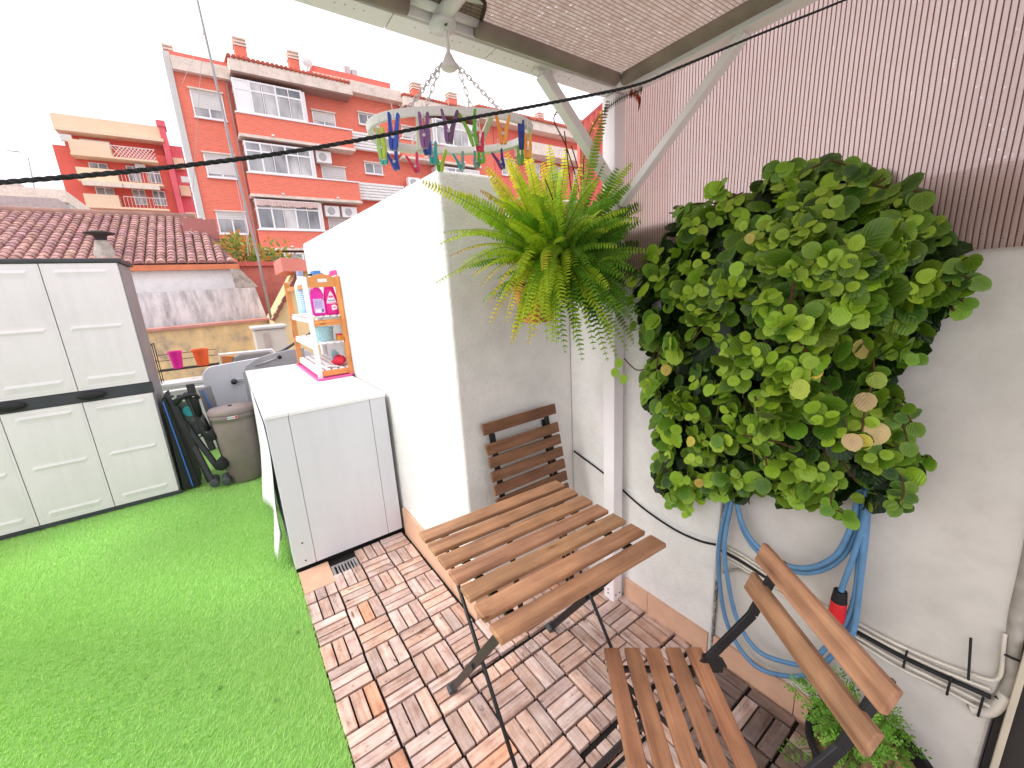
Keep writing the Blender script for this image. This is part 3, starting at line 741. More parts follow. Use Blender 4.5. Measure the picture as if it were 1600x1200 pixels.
tag(mb.build('spray_nozzle', M['vc'], bevel=.003), 'pink spray trigger on top of the orange shelf rack', 'spray nozzle')
# middle shelf
t = thing('basket', 'small light blue woven basket on the middle shelf of the rack', 'basket', (-.11, .90, 1.1595))
tt = NT('blue_weave'); v = tt.coord('Object', (90, 90, 60)); ck = tt.n('ShaderNodeTexChecker'); ck.inputs['Scale'].default_value = 1; ck.inputs['Color1'].default_value = (.42, .66, .70, 1); ck.inputs['Color2'].default_value = (.30, .55, .60, 1); tt.l(v, ck.inputs['Vector'])
mw_ = tt.bsdf(ck.outputs['Color'], .6)
mb = MB(); mb.lathe([(.068, 0), (.076, .09), (.078, .095), (.072, .095), (.064, .01)], L0, 24, 1, .9); mb.build('body', mw_, t, loc=L0)
mb = MB(); mb.lathe([(.074, .092), (.080, .094), (.080, .102), (.074, .103)], L0, 24, 1, .9); mb.build('rim', mw_, t, loc=L0)
mb = MB(); mb.col = (.86, .36, .03); mb.box(-.030, .005, .80, .87, 1.1595, 1.195); mb.col = (.70, .03, .10); mb.box(-.031, .006, .80, .87, 1.1952, 1.207)
tag(mb.build('sponge', M['vc'], bevel=.004), 'orange and red sponge block beside the blue basket', 'sponge')
# lower shelf
mb = MB(); pts = []
for k in range(26):
    pass
vs = []; fs = []; n = 16
for j in range(9):
    for i in range(n):
        a = 2 * math.pi * i / n; ph = math.pi * j / 8
        r = .045 * (1 + .28 * math.sin(3 * a + j) + .15 * random.uniform(-1, 1)); vs.append((-.04 + r * math.sin(ph) * math.cos(a), .84 + r * math.sin(ph) * math.sin(a), 1.012 + .038 * math.cos(ph) * (1 + .2 * random.uniform(-1, 1))))
for j in range(8):
    for i in range(n): fs.append((j * n + i, j * n + (i + 1) % n, (j + 1) * n + (i + 1) % n, (j + 1) * n + i))
mb.col = (.72, .045, .08); mb.add(vs, fs)
tag(mb.build('cloth', M['vcmatte'], smooth=True), 'crumpled red cloth on the lowest shelf of the rack', 'cloth')
mb = MB(); mb.col = (.72, .72, .72); mb.prism([(-.135, .78, .985), (-.06, .76, .976), (-.06, .76, .983), (-.135, .78, .998)], (0, .07, 0))
tag(mb.build('tray', M['vc'], bevel=.002), 'small tilted white tray on the lowest shelf of the rack', 'tray')
mb = MB(); mb.col = (.35, .56, .60); mb.prism([(-.075, .9, 1.0), (-.02, .9, 1.0), (-.02, .9, 1.06), (-.05, .9, 1.09), (-.075, .9, 1.06)], (0, .04, 0))
tag(mb.build('box', M['vc'], bevel=.003), 'small grey blue box behind the red cloth', 'box')
# ---------------------------------------------------------------- pergola frame
t = thing('pergola_frame', 'white square metal pergola post with top beams and two diagonal braces', 'pergola', (.6, -1.19, 0))
wm = M['white_metal']
PX0, PX1, PY0, PY1 = .570, .628, -1.222, -1.163
mb = MB(); mb.box(PX0, PX1, PY0, PY1, -.018, 2.100); mb.build('post', wm, t, bevel=.003)
mb = MB()
for x, z in ((.5695, .03), (.5695, .05)): mb.tube([(x - .001, -1.19, z), (x + .002, -1.19, z)], .004, 8)
for x in (.585, .612): mb.tube([(x, -1.2235, .03), (x, -1.220, .03)], .004, 8)
mb.build('screw', M['dark_plastic'], t)
mb = MB(); segs = [-1.25, -.85, -.52, -.222, .068, .365, .632]
for a, b in zip(segs[:-1], segs[1:]): mb.box(a + .0012, b - .0012, -1.232, -1.166, 2.103, 2.125)
mb.box(-1.25, .632, -1.168, -1.160, 2.1255, 2.165); mb.box(-1.25, .632, -1.240, -1.2325, 2.108, 2.150); mb.build('front_beam', wm, t, bevel=.0015)
mb = MB()
for k in range(60):
    x = -.6 + k * .021
    if random.random() < .7: mb.tube([(x, -1.205 - .004 * (k % 2), 2.1028), (x, -1.205 - .004 * (k % 2), 2.104)], .0022, 6)
mb.build('rivet', simple('grey_rivet', (.25, .25, .25), .5), t)
mb = MB(); mb.box(.585, .636, -2.75, -1.243, 2.095, 2.150); mb.build('side_beam', wm, t, bevel=.003)
mb = MB(); mb.bar((.258, -1.199, 2.098), (.575, -1.193, 1.822), .036, .032, (.7, 0, .7)); mb.build('brace', wm, t, bevel=.003)
mb = MB(); mb.bar((.606, -1.640, 2.094), (.600, -1.228, 1.735), .034, .026, (0, .7, .7)); mb.build('brace', wm, t, bevel=.003)
mb = MB(); mb.box(.228, .292, -1.214, -1.184, 2.092, 2.1025); mb.build('bracket', wm, t, bevel=.002)

# ---------------------------------------------------------------- awning roof of shade cloth
def cloth(name, axis, pitch, band, line, transl=.55, wav=.25, see=.0):
    tt = NT(name); v = tt.coord('Object'); sp = tt.n('ShaderNodeSeparateXYZ'); tt.l(v, sp.inputs[0])
    nz = tt.noise(v, 5, 2); nz2 = tt.noise(v, 3.5, 3)
    a = sp.outputs[axis]; other = sp.outputs[2 if axis == 1 and name.startswith('screen') else (0 if axis == 1 else 1)]
    ph = tt.math('ADD', tt.math('DIVIDE', a, pitch), tt.math('MULTIPLY', nz, wav / pitch * .012))
    fr = tt.math('FRACT', ph); cell = tt.math('FLOOR', ph)
    lw = tt.math('LESS_THAN', fr, .21)
    # dashes along the line
    d2 = tt.math('FRACT', tt.math('ADD', tt.math('DIVIDE', other, pitch * .62), tt.math('MULTIPLY', cell, .37)))
    dash = tt.math('LESS_THAN', d2, .96 if name.startswith('screen') else .82)
    wn = tt.n('ShaderNodeTexWhiteNoise', noise_dimensions='2D'); cb = tt.n('ShaderNodeCombineXYZ')
    tt.l(cell, cb.inputs[0]); tt.l(tt.math('FLOOR', tt.math('DIVIDE', other, pitch * .62)), cb.inputs[1]); tt.l(cb.outputs[0], wn.inputs['Vector'])
    rn = wn.outputs['Value']
    bandc = tt.mix(nz2, tuple(x * .82 for x in band), tuple(min(.95, x * 1.15) for x in band))
    bandc = tt.mix(tt.math('MULTIPLY', rn, .40 if name.startswith('screen') else .22), bandc, (.85, .80, .78))
    c = tt.mix(tt.math('MULTIPLY', lw, dash), bandc, line)
    spark = tt.math('MULTIPLY', tt.math('GREATER_THAN', rn, .975), tt.math('MULTIPLY', tt.math('GREATER_THAN', fr, .62), tt.math('LESS_THAN', d2, .30)))
    alpha = tt.math('SUBTRACT', 1.0, tt.math('MAXIMUM', tt.math('MULTIPLY', spark, .6), tt.math('MULTIPLY', tt.math('SUBTRACT', 1.0, lw), see)))
    h = tt.math('SINE', tt.math('MULTIPLY', fr, math.pi))
    return tt.bsdf(c, .85, 0, .15, tt.bump(h, .5, .004), transl=transl, tcol=c, alpha=alpha)
roof_cloth = cloth('roof_shade_cloth', 1, .0115, (.38, .275, .225), (.16, .095, .07), .42)
screen_cloth = cloth('screen_shade_cloth', 1, .0098, (.88, .715, .665), (.25, .125, .105), .84, .30, .24)
hem = simple('taupe_hem_fabric', (.27, .22, .185), .85, 0, .18, 12, .2, 200)
t = thing('shade_awning', 'flat beige shade cloth awning roof with taupe hems laced to the pergola beams', 'awning', (-.5, -1.9, 2.14))
def sheet(mb, P00, P10, P01, P11, nu, nv, fn):
    P00, P10, P01, P11 = map(np.array, (P00, P10, P01, P11)); n = np.cross(P10 - P00, P01 - P00); n = n / np.linalg.norm(n); vs = []; fs = []
    for j in range(nv + 1):
        for i in range(nu + 1):
            u, v = i / nu, j / nv; p = (P00 * (1 - u) + P10 * u) * (1 - v) + (P01 * (1 - u) + P11 * u) * v
            vs.append(p + n * fn(u, v))
    for j in range(nv):
        for i in range(nu):
            a = j * (nu + 1) + i; fs.append((a, a + 1, a + nu + 2, a + nu + 1))
    mb.add(vs, fs)
mb = MB(); sheet(mb, (-1.25, -2.7, 2.165), (.567, -2.7, 2.140), (-1.25, -1.248, 2.128), (.567, -1.248, 2.128), 60, 40, lambda u, v: (.008 * math.sin(9 * u + 4 * v) + .014 * math.sin(math.pi * u)) * math.sin(math.pi * v))
mb.build('roof_cloth', roof_cloth, t, smooth=True)
mb = MB(); mb.tube([(x, -1.262 - .002 * math.sin(x * 9), 2.116) for x in np.linspace(-.01, .53, 14)], .020, 12); mb.tube([(x, -1.262, 2.113) for x in np.linspace(-1.25, -.20, 20)], .020, 12)
mb.build('hem', hem, t, smooth=True)
mb = MB(); mb.tube([(.556, y, 2.120) for y in np.linspace(-1.27, -2.7, 20)], .022, 12); mb.build('hem', hem, t, smooth=True)
mb = MB(); mb.tube([(-.20, -1.262, 2.134), (-.01, -1.262, 2.134)], .016, 12); mb.build('tension_bar', wm, t, smooth=True)
# the scalloped cut-out round the rail, with its brown binding
mb = MB(); P = catmull([(-.215, -1.272, 2.128), (-.19, -1.335, 2.128), (-.155, -1.345, 2.126), (-.13, -1.315, 2.124), (-.095, -1.315, 2.124), (-.07, -1.345, 2.126), (-.03, -1.335, 2.128), (-.005, -1.275, 2.128)], 5)
mb.tube([tuple(p) for p in P], .0045, 6); mb.build('binding', simple('dark_brown_binding', (.06, .03, .02), .8), t, smooth=True)
mb = MB(); P2 = [(p[0], p[1], 2.1305) for p in P] + [(0, -1.24, 2.1305), (-.21, -1.24, 2.1305)]
mb.prism(P2, (0, 0, .006)); mb.build('cutout', simple('pale_bracket_plate', (.72, .70, .66), .5), t)
mb = MB(); mb.tube([(-.112, -1.25, 2.112), (-.122, -2.7, 2.125)], .019, 14); mb.build('cross_rail', wm, t, smooth=True)
mb = MB(); mb.lathe([(.001, 0), (.030, 0), (.034, .008), (.026, .02), (.001, .022)], (-.11, -1.262, 2.088), 18, 1, 1.15, False); mb.build('bracket', M['white_plastic'], t, smooth=True)
mb = MB(); mb.tube([(-.112, -1.279, 2.089), (-.112, -1.289, 2.092)], .004, 8); mb.build('bolt', M['dark_plastic'], t)
# white lashing at the corner
mb = MB(); vs = []; fs = []; n = 14
for j in range(9):
    for i in range(n):
        a = 2 * math.pi * i / n; ph = math.pi * j / 8; r = 1 + .18 * math.sin(5 * a + 2 * j) + .10 * random.uniform(-1, 1)
        vs.append((.572 + .042 * r * math.sin(ph) * math.cos(a), -1.262 + .040 * r * math.sin(ph) * math.sin(a), 2.128 + .026 * math.cos(ph)))
for j in range(8):
    for i in range(n): fs.append((j * n + i, j * n + (i + 1) % n, (j + 1) * n + (i + 1) % n, (j + 1) * n + i))
mb.add(vs, fs); mb.build('lashing', simple('white_cord_wrap', (.74, .73, .70), .7), t, smooth=True)

# ---------------------------------------------------------------- side screen
mb = MB(); sheet(mb, (.640, -2.9, 1.490), (.640, -1.175, 1.475), (.640, -2.9, 2.110), (.640, -1.175, 2.110), 70, 26,
    lambda u, v: .004 * math.sin(23 * u + 5 * v) * (1 - .3 * v) + .006 * math.sin(7 * u + 2) * (1 - v) + (.010 * (1 - v) ** 8))
o = mb.build('shade_screen', screen_cloth, smooth=True); s = o.modifiers.new('thick', 'SOLIDIFY'); s.thickness = .0015
tag(o, 'pinkish striped shade cloth screen hanging from the side beam above the white party wall', 'screen')

# ---------------------------------------------------------------- twisted black clothesline
def D(p, d): return CP + _ray(p) * d
path = catmull([D(p, d) for p, d in (((-160, 297), .44), ((0, 285), .46), ((200, 268), .50), ((400, 245), .55), ((560, 219), .59), ((700, 191), .62), ((860, 161), .66), ((990, 134), .70), ((1060, 106), .72), ((1190, 52), .75), ((1320, 0), .78), ((1450, -58), .81))], 60)
cord = NT('black_twisted_cord'); vcd = cord.coord(); mcord = cord.bsdf(cord.ramp(cord.noise(vcd, 260, 2), [(.4, (.004, .004, .005)), (.65, (.03, .03, .034))]), .75)
t = thing('clothesline', 'thin black twisted clothesline rope stretched across the whole terrace', 'rope', tuple(path[0]))
acc = 0; prev = None; S1 = [[], [], []]
for i in range(len(path)):
    p = np.array(path[i]); q = np.array(path[min(i + 1, len(path) - 1)]) - np.array(path[max(i - 1, 0)]); q = q / np.linalg.norm(q)
    if prev is not None: acc += np.linalg.norm(p - prev)
    prev = p; a = np.cross(q, (0, 0, 1)); a = a / np.linalg.norm(a); b = np.cross(q, a)
    rr = .0013 * (1.25 - .45 * i / len(path))
    for k in range(3):
        th = acc / .011 * 2 * math.pi / 3 + k * 2 * math.pi / 3; S1[k].append((tuple(p + (a * math.cos(th) + b * math.sin(th)) * rr), rr))
for k in range(3):
    mb = MB(); mb.tube([x[0] for x in S1[k]], [x[1] * 1.05 for x in S1[k]], 6); mb.build('strand', mcord, t, smooth=True)

# ---------------------------------------------------------------- oval drying hanger
RZ = 1.862; RC = np.array([-.103, -1.252]); ax = np.array([.387, -.164]); LA = np.linalg.norm(ax) / 2; axn = ax / np.linalg.norm(ax); bxn = np.array([-axn[1], axn[0]]); LB = .143
def ring(a, da=0, dz=0):
    c, s = math.cos(a), math.sin(a); e = .88
    x = math.copysign(abs(c) ** e, c) * (LA + da); y = math.copysign(abs(s) ** .8, s) * (LB + da)
    q = RC + axn * x + bxn * y; return (q[0], q[1], RZ + dz)
t = thing('drying_hanger', 'white oval plastic drying hanger hanging by four chains from the awning bar', 'clothes hanger', (RC[0], RC[1], RZ))
hw = simple('aged_white_plastic', (.82, .79, .79), .4, 0, .05, 9)
N = 72
mb = MB(); vs = []; fs = []
for i in range(N):
    a = 2 * math.pi * i / N
    for da, dz in ((-.013, -.008), (.0, -.011), (.004, .006), (-.012, .011)): vs.append(ring(a, da, dz))
for i in range(N):
    j = (i + 1) % N
    for k in range(4): fs.append((i * 4 + k, i * 4 + (k + 1) % 4, j * 4 + (k + 1) % 4, j * 4 + k))
mb.add(vs, fs); mb.build('ring', hw, t, bevel=.0015, smooth=False)
mb = MB()
for s in (-.085, .085):
    a = RC + axn * s; mb.bar((*(a - bxn * (LB - .008)), RZ), (*(a + bxn * (LB - .008)), RZ), .014, .008)
mb.build('cross_bar', hw, t, bevel=.001)
HUB = np.array([RC[0] + .006, RC[1] - .004, HUBZ])
mb = MB(); mb.lathe([(.001, .020), (.007, .016), (.013, .004), (.0205, -.010), (.021, -.016), (.017, -.019), (.001, -.019)], tuple(HUB), 18, 1, 1, False); mb.build('hub', hw, t, smooth=True)
mb = MB(); P = catmull([HUB + (0, 0, .015), HUB + (.000, 0, .035), HUB + (-.002, .001, .058), HUB + (-.003, -.006, .078), HUB + (-.004, -.018, .082), HUB + (-.005, -.030, .072), HUB + (-.005, -.030, .062)], 6)
mb.tube([tuple(p) for p in P], .0052, 8); mb.build('hook', hw, t, smooth=True)
for a in (1.08, math.pi - 1.08, math.pi + 1.08, -1.08):
    top = HUB + np.array([axn[0] * .020 * math.copysign(1, math.cos(a)), axn[1] * .020 * math.copysign(1, math.cos(a)), -.008]); bot = np.array(ring(a, -.005, .008))
    d = bot - top; L = np.linalg.norm(d); d /= L; nl = int(L / .0165); u = np.cross(d, (.3, .5, .1)); u /= np.linalg.norm(u); w = np.cross(d, u)
    mb = MB()
    for k in range(nl):
        c = top + d * (L * (k + .5) / nl); s_ = u if k % 2 else w; hl = L / nl * .72; wd = .0046
        mb.tube([tuple(c + d * hl * math.cos(q) + s_ * wd * math.sin(q)) for q in np.linspace(0, 2 * math.pi, 11)[:-1]], .0014, 5, closed=True)
    mb.build('chain', hw, t, smooth=True)

# ---------------------------------------------------------------- clothes pegs
def peg(label, px, py, size, ang, opn, c1, c2=None, zz=1.80, spin=0.0, wide=.0095):
    """peg at pixel (px,py) of its middle; ang: tilt, opn: half opening of the handles; jaws point down"""
    p = atz(px, py, zz)
    t = thing('clothes_peg', label, 'clothes peg', tuple(p), 0, 'clothes pegs on the drying hanger')
    view = math.atan2(RM[2][1], RM[2][0]) - math.pi / 2 + spin
    Rz = Matrix.Rotation(view, 4, 'Z') @ Matrix.Rotation(ang, 4, 'Y')
    h = size * .56; wide = wide * 1.25; R3 = Rz.to_3x3()
    for sgn, c in ((-1, c1), (1, c2 or c1)):
        mb = MB(); mb.col = c; dx = math.tan(opn) * 1.25 * h
        cl = [(.0036, -h, .0030), (.0048, -h * .72, .0042), (.0054, -h * .25, .0050), (.0046 + dx * .40, h * .22, .0036), (.0046 + dx * .95, h * .92, .0030), (.0046 + dx, h, .0016)]
        L_ = [(x - w_, z) for x, z, w_ in cl]; R_2 = [(x + w_, z) for x, z, w_ in cl]
        mb.prism([tuple(R3 @ Vector((sgn * x, -wide / 2, z))) for x, z in L_ + R_2[::-1]], tuple(R3 @ Vector((0, wide, 0))))
        mb.build('arm', M['vc'], t, bevel=.0011, loc=L0)
    mb = MB(); mb.tube([tuple(Rz.to_3x3() @ Vector((0, -wide * .55, -h * .3))), tuple(Rz.to_3x3() @ Vector((0, wide * .55, -h * .3)))], .0036, 10); mb.build('spring', M['steel'], t, loc=L0)
    topw = Rz.to_3x3() @ Vector((0, 0, h * .8)); mb = MB(); mb.tube([tuple(topw), (topw.x * .4, topw.y * .4, RZ - zz - .008)], .0011, 5); mb.build('cord', hw, t, loc=L0)
B_ = (.015, .06, .42); LB_ = (.035, .10, .55); PU = (.20, .07, .24); LG = (.32, .62, .05); G_ = (.10, .40, .03); TE = (.05, .42, .40); RD = (.65, .02, .06); PK = (.75, .035, .16); OR = (.80, .26, .02); NV = (.015, .035, .25); GT = (.20, .38, .36)
PG = [('pale lime green closed peg at the far left end of the hanger', 596, 224, .058, .02, .05, (.42, .68, .16), (.50, .72, .05)),
 ('short turquoise peg half hidden under the pale lime peg', 599, 246, .030, -.05, .02, (.06, .50, .42), (.06, .50, .42)),
 ('large bright blue peg hanging close to the lime peg', 615, 206, .064, .13, .11, B_, LB_),
 ('royal blue peg with spread handles below the large blue peg', 615, 248, .050, -.22, .30, LB_, B_),
 ('pink red spread peg alone below the ring at left', 648, 256, .044, -.25, .33, RD, PK),
 ('mauve purple peg overlapping a navy peg', 663, 204, .062, .06, .10, (.28, .09, .30), PU),
 ('navy blue peg partly behind the mauve peg', 667, 222, .050, .05, .04, NV, B_),
 ('dusky plum peg opened like a letter Y under the near bar', 702, 198, .056, .12, .30, (.20, .08, .22), (.13, .05, .15)),
 ('turquoise closed peg next to the lime spread peg', 677, 239, .046, .10, .06, TE, (.05, .45, .5)),
 ('lime and yellow spread peg low in the middle left', 688, 251, .048, .12, .30, G_, (.45, .60, .03)),
 ('pale teal spread peg low in the centre of the hanger', 719, 252, .038, -.20, .32, TE, GT),
 ('olive green spread peg beside the red peg', 736, 201, .060, -.18, .30, (.22, .42, .04), G_),
 ('small red closed peg below the olive peg', 750, 222, .038, .10, .08, RD, (.72, .02, .10)),
 ('bright green stubby peg below the red peg', 752, 245, .028, -.03, .10, (.06, .40, .02), (.12, .50, .03)),
 ('grey green slim peg behind the bright green peg', 745, 249, .036, .08, .05, GT, (.14, .28, .25)),
 ('navy spread peg with one violet handle low at right', 781, 250, .043, -.32, .30, (.20, .02, .16), NV),
 ('orange peg opened wide at the right of the ring', 786, 203, .050, .04, .28, OR, (.85, .34, .04)),
 ('glossy dark blue peg seen front on at the right end', 815, 211, .056, -.08, .02, NV, B_, 1.83, 1.45, .013),
 ('green closed peg under the glossy dark blue peg', 813, 243, .040, .02, .05, (.20, .50, .08), G_),
 ('amber orange closed peg at the far right end', 825, 228, .050, .06, .05, OR, (.85, .36, .05))]
for g in PG: peg(*g)

# ---------------------------------------------------------------- garden hose on the wall
t = thing('garden_hose', 'blue garden hose coiled on a wall hook with a red and black connector', 'hose', (.6, -1.85, .8))
def hx(pts, off=0): return [tuple(atx(x, y, .628 - off)) for x, y in pts]
mb = MB(); C_ = [
 (hx([(1352, 720), (1356, 790), (1348, 880), (1335, 960), (1312, 1010), (1270, 1050), (1228, 1056), (1180, 1040), (1145, 995), (1128, 940), (1123, 860), (1136, 790), (1150, 720)]), 0),
 (hx([(1347, 700), (1349, 790), (1342, 880), (1331, 950), (1300, 1000), (1262, 1036), (1225, 1034), (1182, 1015), (1152, 968), (1136, 900), (1132, 850), (1142, 790), (1158, 715)], .012), 1),
 (hx([(1158, 700), (1152, 780), (1162, 830), (1190, 868), (1225, 888), (1265, 895), (1305, 880), (1332, 845), (1342, 790), (1345, 700)], .004), 2),
 (hx([(1165, 700), (1152, 770), (1158, 812), (1180, 850), (1222, 880), (1262, 887), (1300, 872), (1322, 842), (1338, 790), (1342, 720)], .018), 3),
 (hx([(1354, 700), (1352, 800), (1336, 862), (1318, 912), (1312, 932)], .022), 4),
 (hx([(1360, 720), (1352, 800), (1347, 880), (1336, 975), (1325, 1005)], .018), 5)]
for pts, k in C_: mb.tube([tuple(p) for p in catmull(pts, 8)], .0075, 10)
mb.build('hose_tube', M['hose'], t, smooth=True)
a, b = np.array(hx([(1313, 926)], .022)[0]), np.array(hx([(1303, 985)], .022)[0]); d = (b - a)
def seg(f0, f1, r0, r1, m, nm):
    mb = MB(); mb.tube([tuple(a + d * (f0 + (f1 - f0) * k / 4)) for k in range(5)], [r0 + (r1 - r0) * k / 4 for k in range(5)], 16); mb.build(nm, m, t, bevel=.0015, smooth=True)
seg(-.05, .22, .016, .019, M['black'], 'collar'); seg(.22, .72, .0195, .0205, simple('red_plastic', (.62, .012, .02), .35), 'connector'); seg(.72, .95, .018, .016, M['black'], 'collar'); seg(.95, 1.15, .010, .009, simple('red_tip', (.5, .02, .02), .4), 'connector_tip')
mb = MB(); mb.tube([tuple(p) for p in catmull([(.665, -1.85, .93), (.60, -1.85, .92), (.57, -1.85, .93), (.565, -1.85, .98)], 5)], .008, 8); mb.build('wall_hook', M['black_metal'], t, smooth=True)

# ---------------------------------------------------------------- cables on the party wall
def cable(name, label, pts, r, mat, cat='cable'):
    mb = MB(); mb.tube([tuple(p) for p in catmull(pts, 8)], r, 8); return tag(mb.build(name, mat, smooth=True), label, cat)
wc = simple('cream_cable', (.62, .57, .49), .5, 0, .15, 25)
bc = M['black']
def w1(pts, X=.646): return [tuple(atx(x, y, X)) for x, y in pts]
cable('cable', 'black cable running down the stucco wall from the corner behind the pergola post', w1([(897, 705), (912, 716), (950, 745), (1000, 790), (1050, 825), (1090, 844), (1118, 851)]), .0042, bc)
cable('cable', 'thin white wire beside the black cable on the stucco wall', w1([(897, 702), (940, 732), (1000, 778), (1060, 822), (1118, 845)], .6485), .002, M['white_plastic'])
t = thing('cable_bundle', 'bundle of cream and black cables tied together along the smooth wall', 'cables', (.65, -2.0, .5))
for k, (dy, r, m) in enumerate(((-6, .0042, wc), (2, .0040, wc), (8, .0058, bc), (16, .0046, wc), (23, .0040, wc))):
    X = .655 if r < .005 else .657
    P = [(1122, 852 + dy * .6), (1160, 872 + dy * .7), (1210, 905 + dy * .7), (1270, 942 + dy * .8), (1340, 980 + dy), (1400, 1012 + dy * (1.05 + .05 * k)), (1460, 1040 + dy * 1.3), (1515, 1062 + dy * 1.6), (1548, 1074 + dy * 1.9)]
    if k == 0: P += [(1563, 1055), (1567, 1020), (1570, 990)]
    mb = MB(); mb.tube([tuple(p) for p in catmull(w1(P, X), 8)], r, 8); mb.build('cable', m, t, smooth=True)
for x, y in ((1415, 1030), (1483, 1072), (1532, 1105)):
    p = atx(x, y, .65); mb = MB(); mb.tube([(p[0] + .004, p[1], p[2] + .028), (p[0] - .008, p[1], p[2] + .022), (p[0] - .010, p[1], p[2] - .02), (p[0] + .004, p[1], p[2] - .028)], .0028, 6); mb.build('cable_tie', bc, t)
a, b = atx(1513, 1062, .645), atx(1517, 997, .645); mb = MB(); mb.tube([tuple(a), tuple(b)], .0026, 6); mb.build('cable_tie_end', bc, t)
gp = simple('grey_conduit', (.33, .30, .26), .6, 0, .2, 30)
t = thing('conduit_pipe', 'grey bent conduit pipe rising at the wall end beside the door frame', 'pipe', (.68, -2.33, .6))
mb = MB(); mb.tube([tuple(p) for p in catmull(w1([(1520, 1108), (1552, 1098), (1574, 1080), (1581, 1050), (1584, 1010), (1590, 960), (1604, 900), (1625, 800)], .668), 8)], .0135, 12); mb.build('tube', gp, t, smooth=True)
mb = MB()
for x, y in ((1582, 1022), (1567, 1088)):
    p = atx(x, y, .668); mb.tube([(p[0] - .014, p[1] + .012, p[2]), (p[0] - .016, p[1], p[2]), (p[0] - .014, p[1] - .012, p[2])], .003, 6)
mb.build('cable_tie', bc, t)
cable('conduit_pipe', 'pale thick pipe end turning into the gap below the cable bundle', w1([(1518, 1108), (1545, 1112), (1562, 1100), (1572, 1086)], .660), .0125, wc, 'pipe')
cable('cable', 'short grey cable loop behind the blue hose', w1([(1130, 895), (1150, 890), (1175, 898), (1195, 912)], .655), .005, gp)
def lerp(a, b, t): return tuple(x * (1 - t) + y * t for x, y in zip(a, b))
# ---------------------------------------------------------------- hanging fern
t = thing('hanging_fern', 'large bushy yellow green fern in a terracotta pot beside the pergola post', 'fern', (.36, -1.06, 1.34))
mb = MB(); mb.lathe([(.068, 0), (.088, .115), (.098, .117), (.100, .150), (.090, .150), (.084, .12)], (.285, -1.09, 1.33), 28, .9, .9); mb.build('pot', M['terracotta'], t, smooth=False, bevel=.002)
mb = MB(); mb.lathe([(.086, 0), (.05, .012), (.001, .018)], (.285, -1.09, 1.455), 20, .97, caps=False); mb.build('soil', M['soil'], t)
mb = MB(); mb.tube([tuple(p) for p in catmull([(.285, -.888, 1.47), (.285, -.95, 1.475), (.285, -.995, 1.47)], 4)], .004, 6); mb.tube([(.285 + .095 * math.cos(a), -1.09 + .095 * math.sin(a), 1.468) for a in np.linspace(0, 2 * math.pi, 25)[:-1]], .0035, 6, closed=True); mb.build('pot_ring', M['black_metal'], t)
fr = MB(); CR = Vector((.355, -1.12, 1.495))
LIME = (.40, .56, .035); GRN = (.16, .36, .025); DKG = (.04, .125, .014); YEL = (.72, .58, .05); BRN = (.24, .10, .03); ORG = (.58, .24, .04)
def frond(base, tip, lift, width, c0, c1, roll=0.0, n=34, bald=0.0, ctip=None, wprof=.42):
    base = Vector(base); tip = Vector(tip); mid = base.lerp(tip, .5) + Vector((0, 0, lift)); L = (tip - base).length * 1.05
    def P(s): return base * (1 - s) ** 2 + mid * 2 * s * (1 - s) + tip * s * s
    pts = [P(k / 14) for k in range(15)]
    fr.col = lerp(c0, BRN, .45); fr.tube([tuple(p) for p in pts], [.0021 * (1 - .75 * k / 14) for k in range(15)], 4, caps=False)
    T0 = (tip - base).normalized(); view = (Vector(tuple(CP)) - base.lerp(tip, .5)).normalized()
    nr0 = (view * .75 + Vector((-.45, .1, .6)) + Vector((random.uniform(-1, 1), random.uniform(-1, 1), random.uniform(-1, 1))) * .4)
    n = max(14, int(L / .0122))
    for i in range(n):
        s = .07 + .93 * (i + .5) / n
        if random.random() < bald: continue
        p = P(s); tg = (P(min(1, s + .02)) - P(max(0, s - .02))).normalized()
        nn = nr0 - tg * nr0.dot(tg)
        if nn.length < .05: nn = tg.orthogonal()
        nn.normalize()
        if roll: nn = Matrix.Rotation(roll, 3, tg) @ nn
        sd = tg.cross(nn).normalized()
        prof = min(1, s / .16) ** .7 * (1 - max(0, s - .28) / .72) ** wprof
        ln = 1.12 * width * (.12 + .88 * prof) * random.uniform(.88, 1.08); wd = min(.0074, ln * .30) + .001
        c = lerp(c0, c1, s ** 1.5); 
        if ctip and s > .75: c = lerp(c, ctip, (s - .75) / .25)
        for sg in (-1, 1):
            q = random.uniform(.85, 1.15); fr.col = tuple(min(.9, x * q) for x in c)
            d = (sd * sg + tg * .22 - nn * .20 + Vector((0, 0, -.12)) + Vector((random.uniform(-.1, .1), random.uniform(-.1, .1), random.uniform(-.1, .1)))).normalized()
            w = tg; b = p
            d2 = (d - nn * .25 + tg * .08).normalized(); m1 = b + d * ln * .35; m2 = m1 + d2 * ln * .38; e = m2 + d2 * ln * .27
            fr.add([b - w * wd * .45, b + w * wd * .45, m1 - w * wd * .55, m1 + w * wd * .55, m2 - w * wd * .42, m2 + w * wd * .42, e],
                   [(0, 1, 3, 2), (2, 3, 5, 4), (4, 5, 6)])
def tipy(x, y, Y): return tuple(aty(x, y, Y))
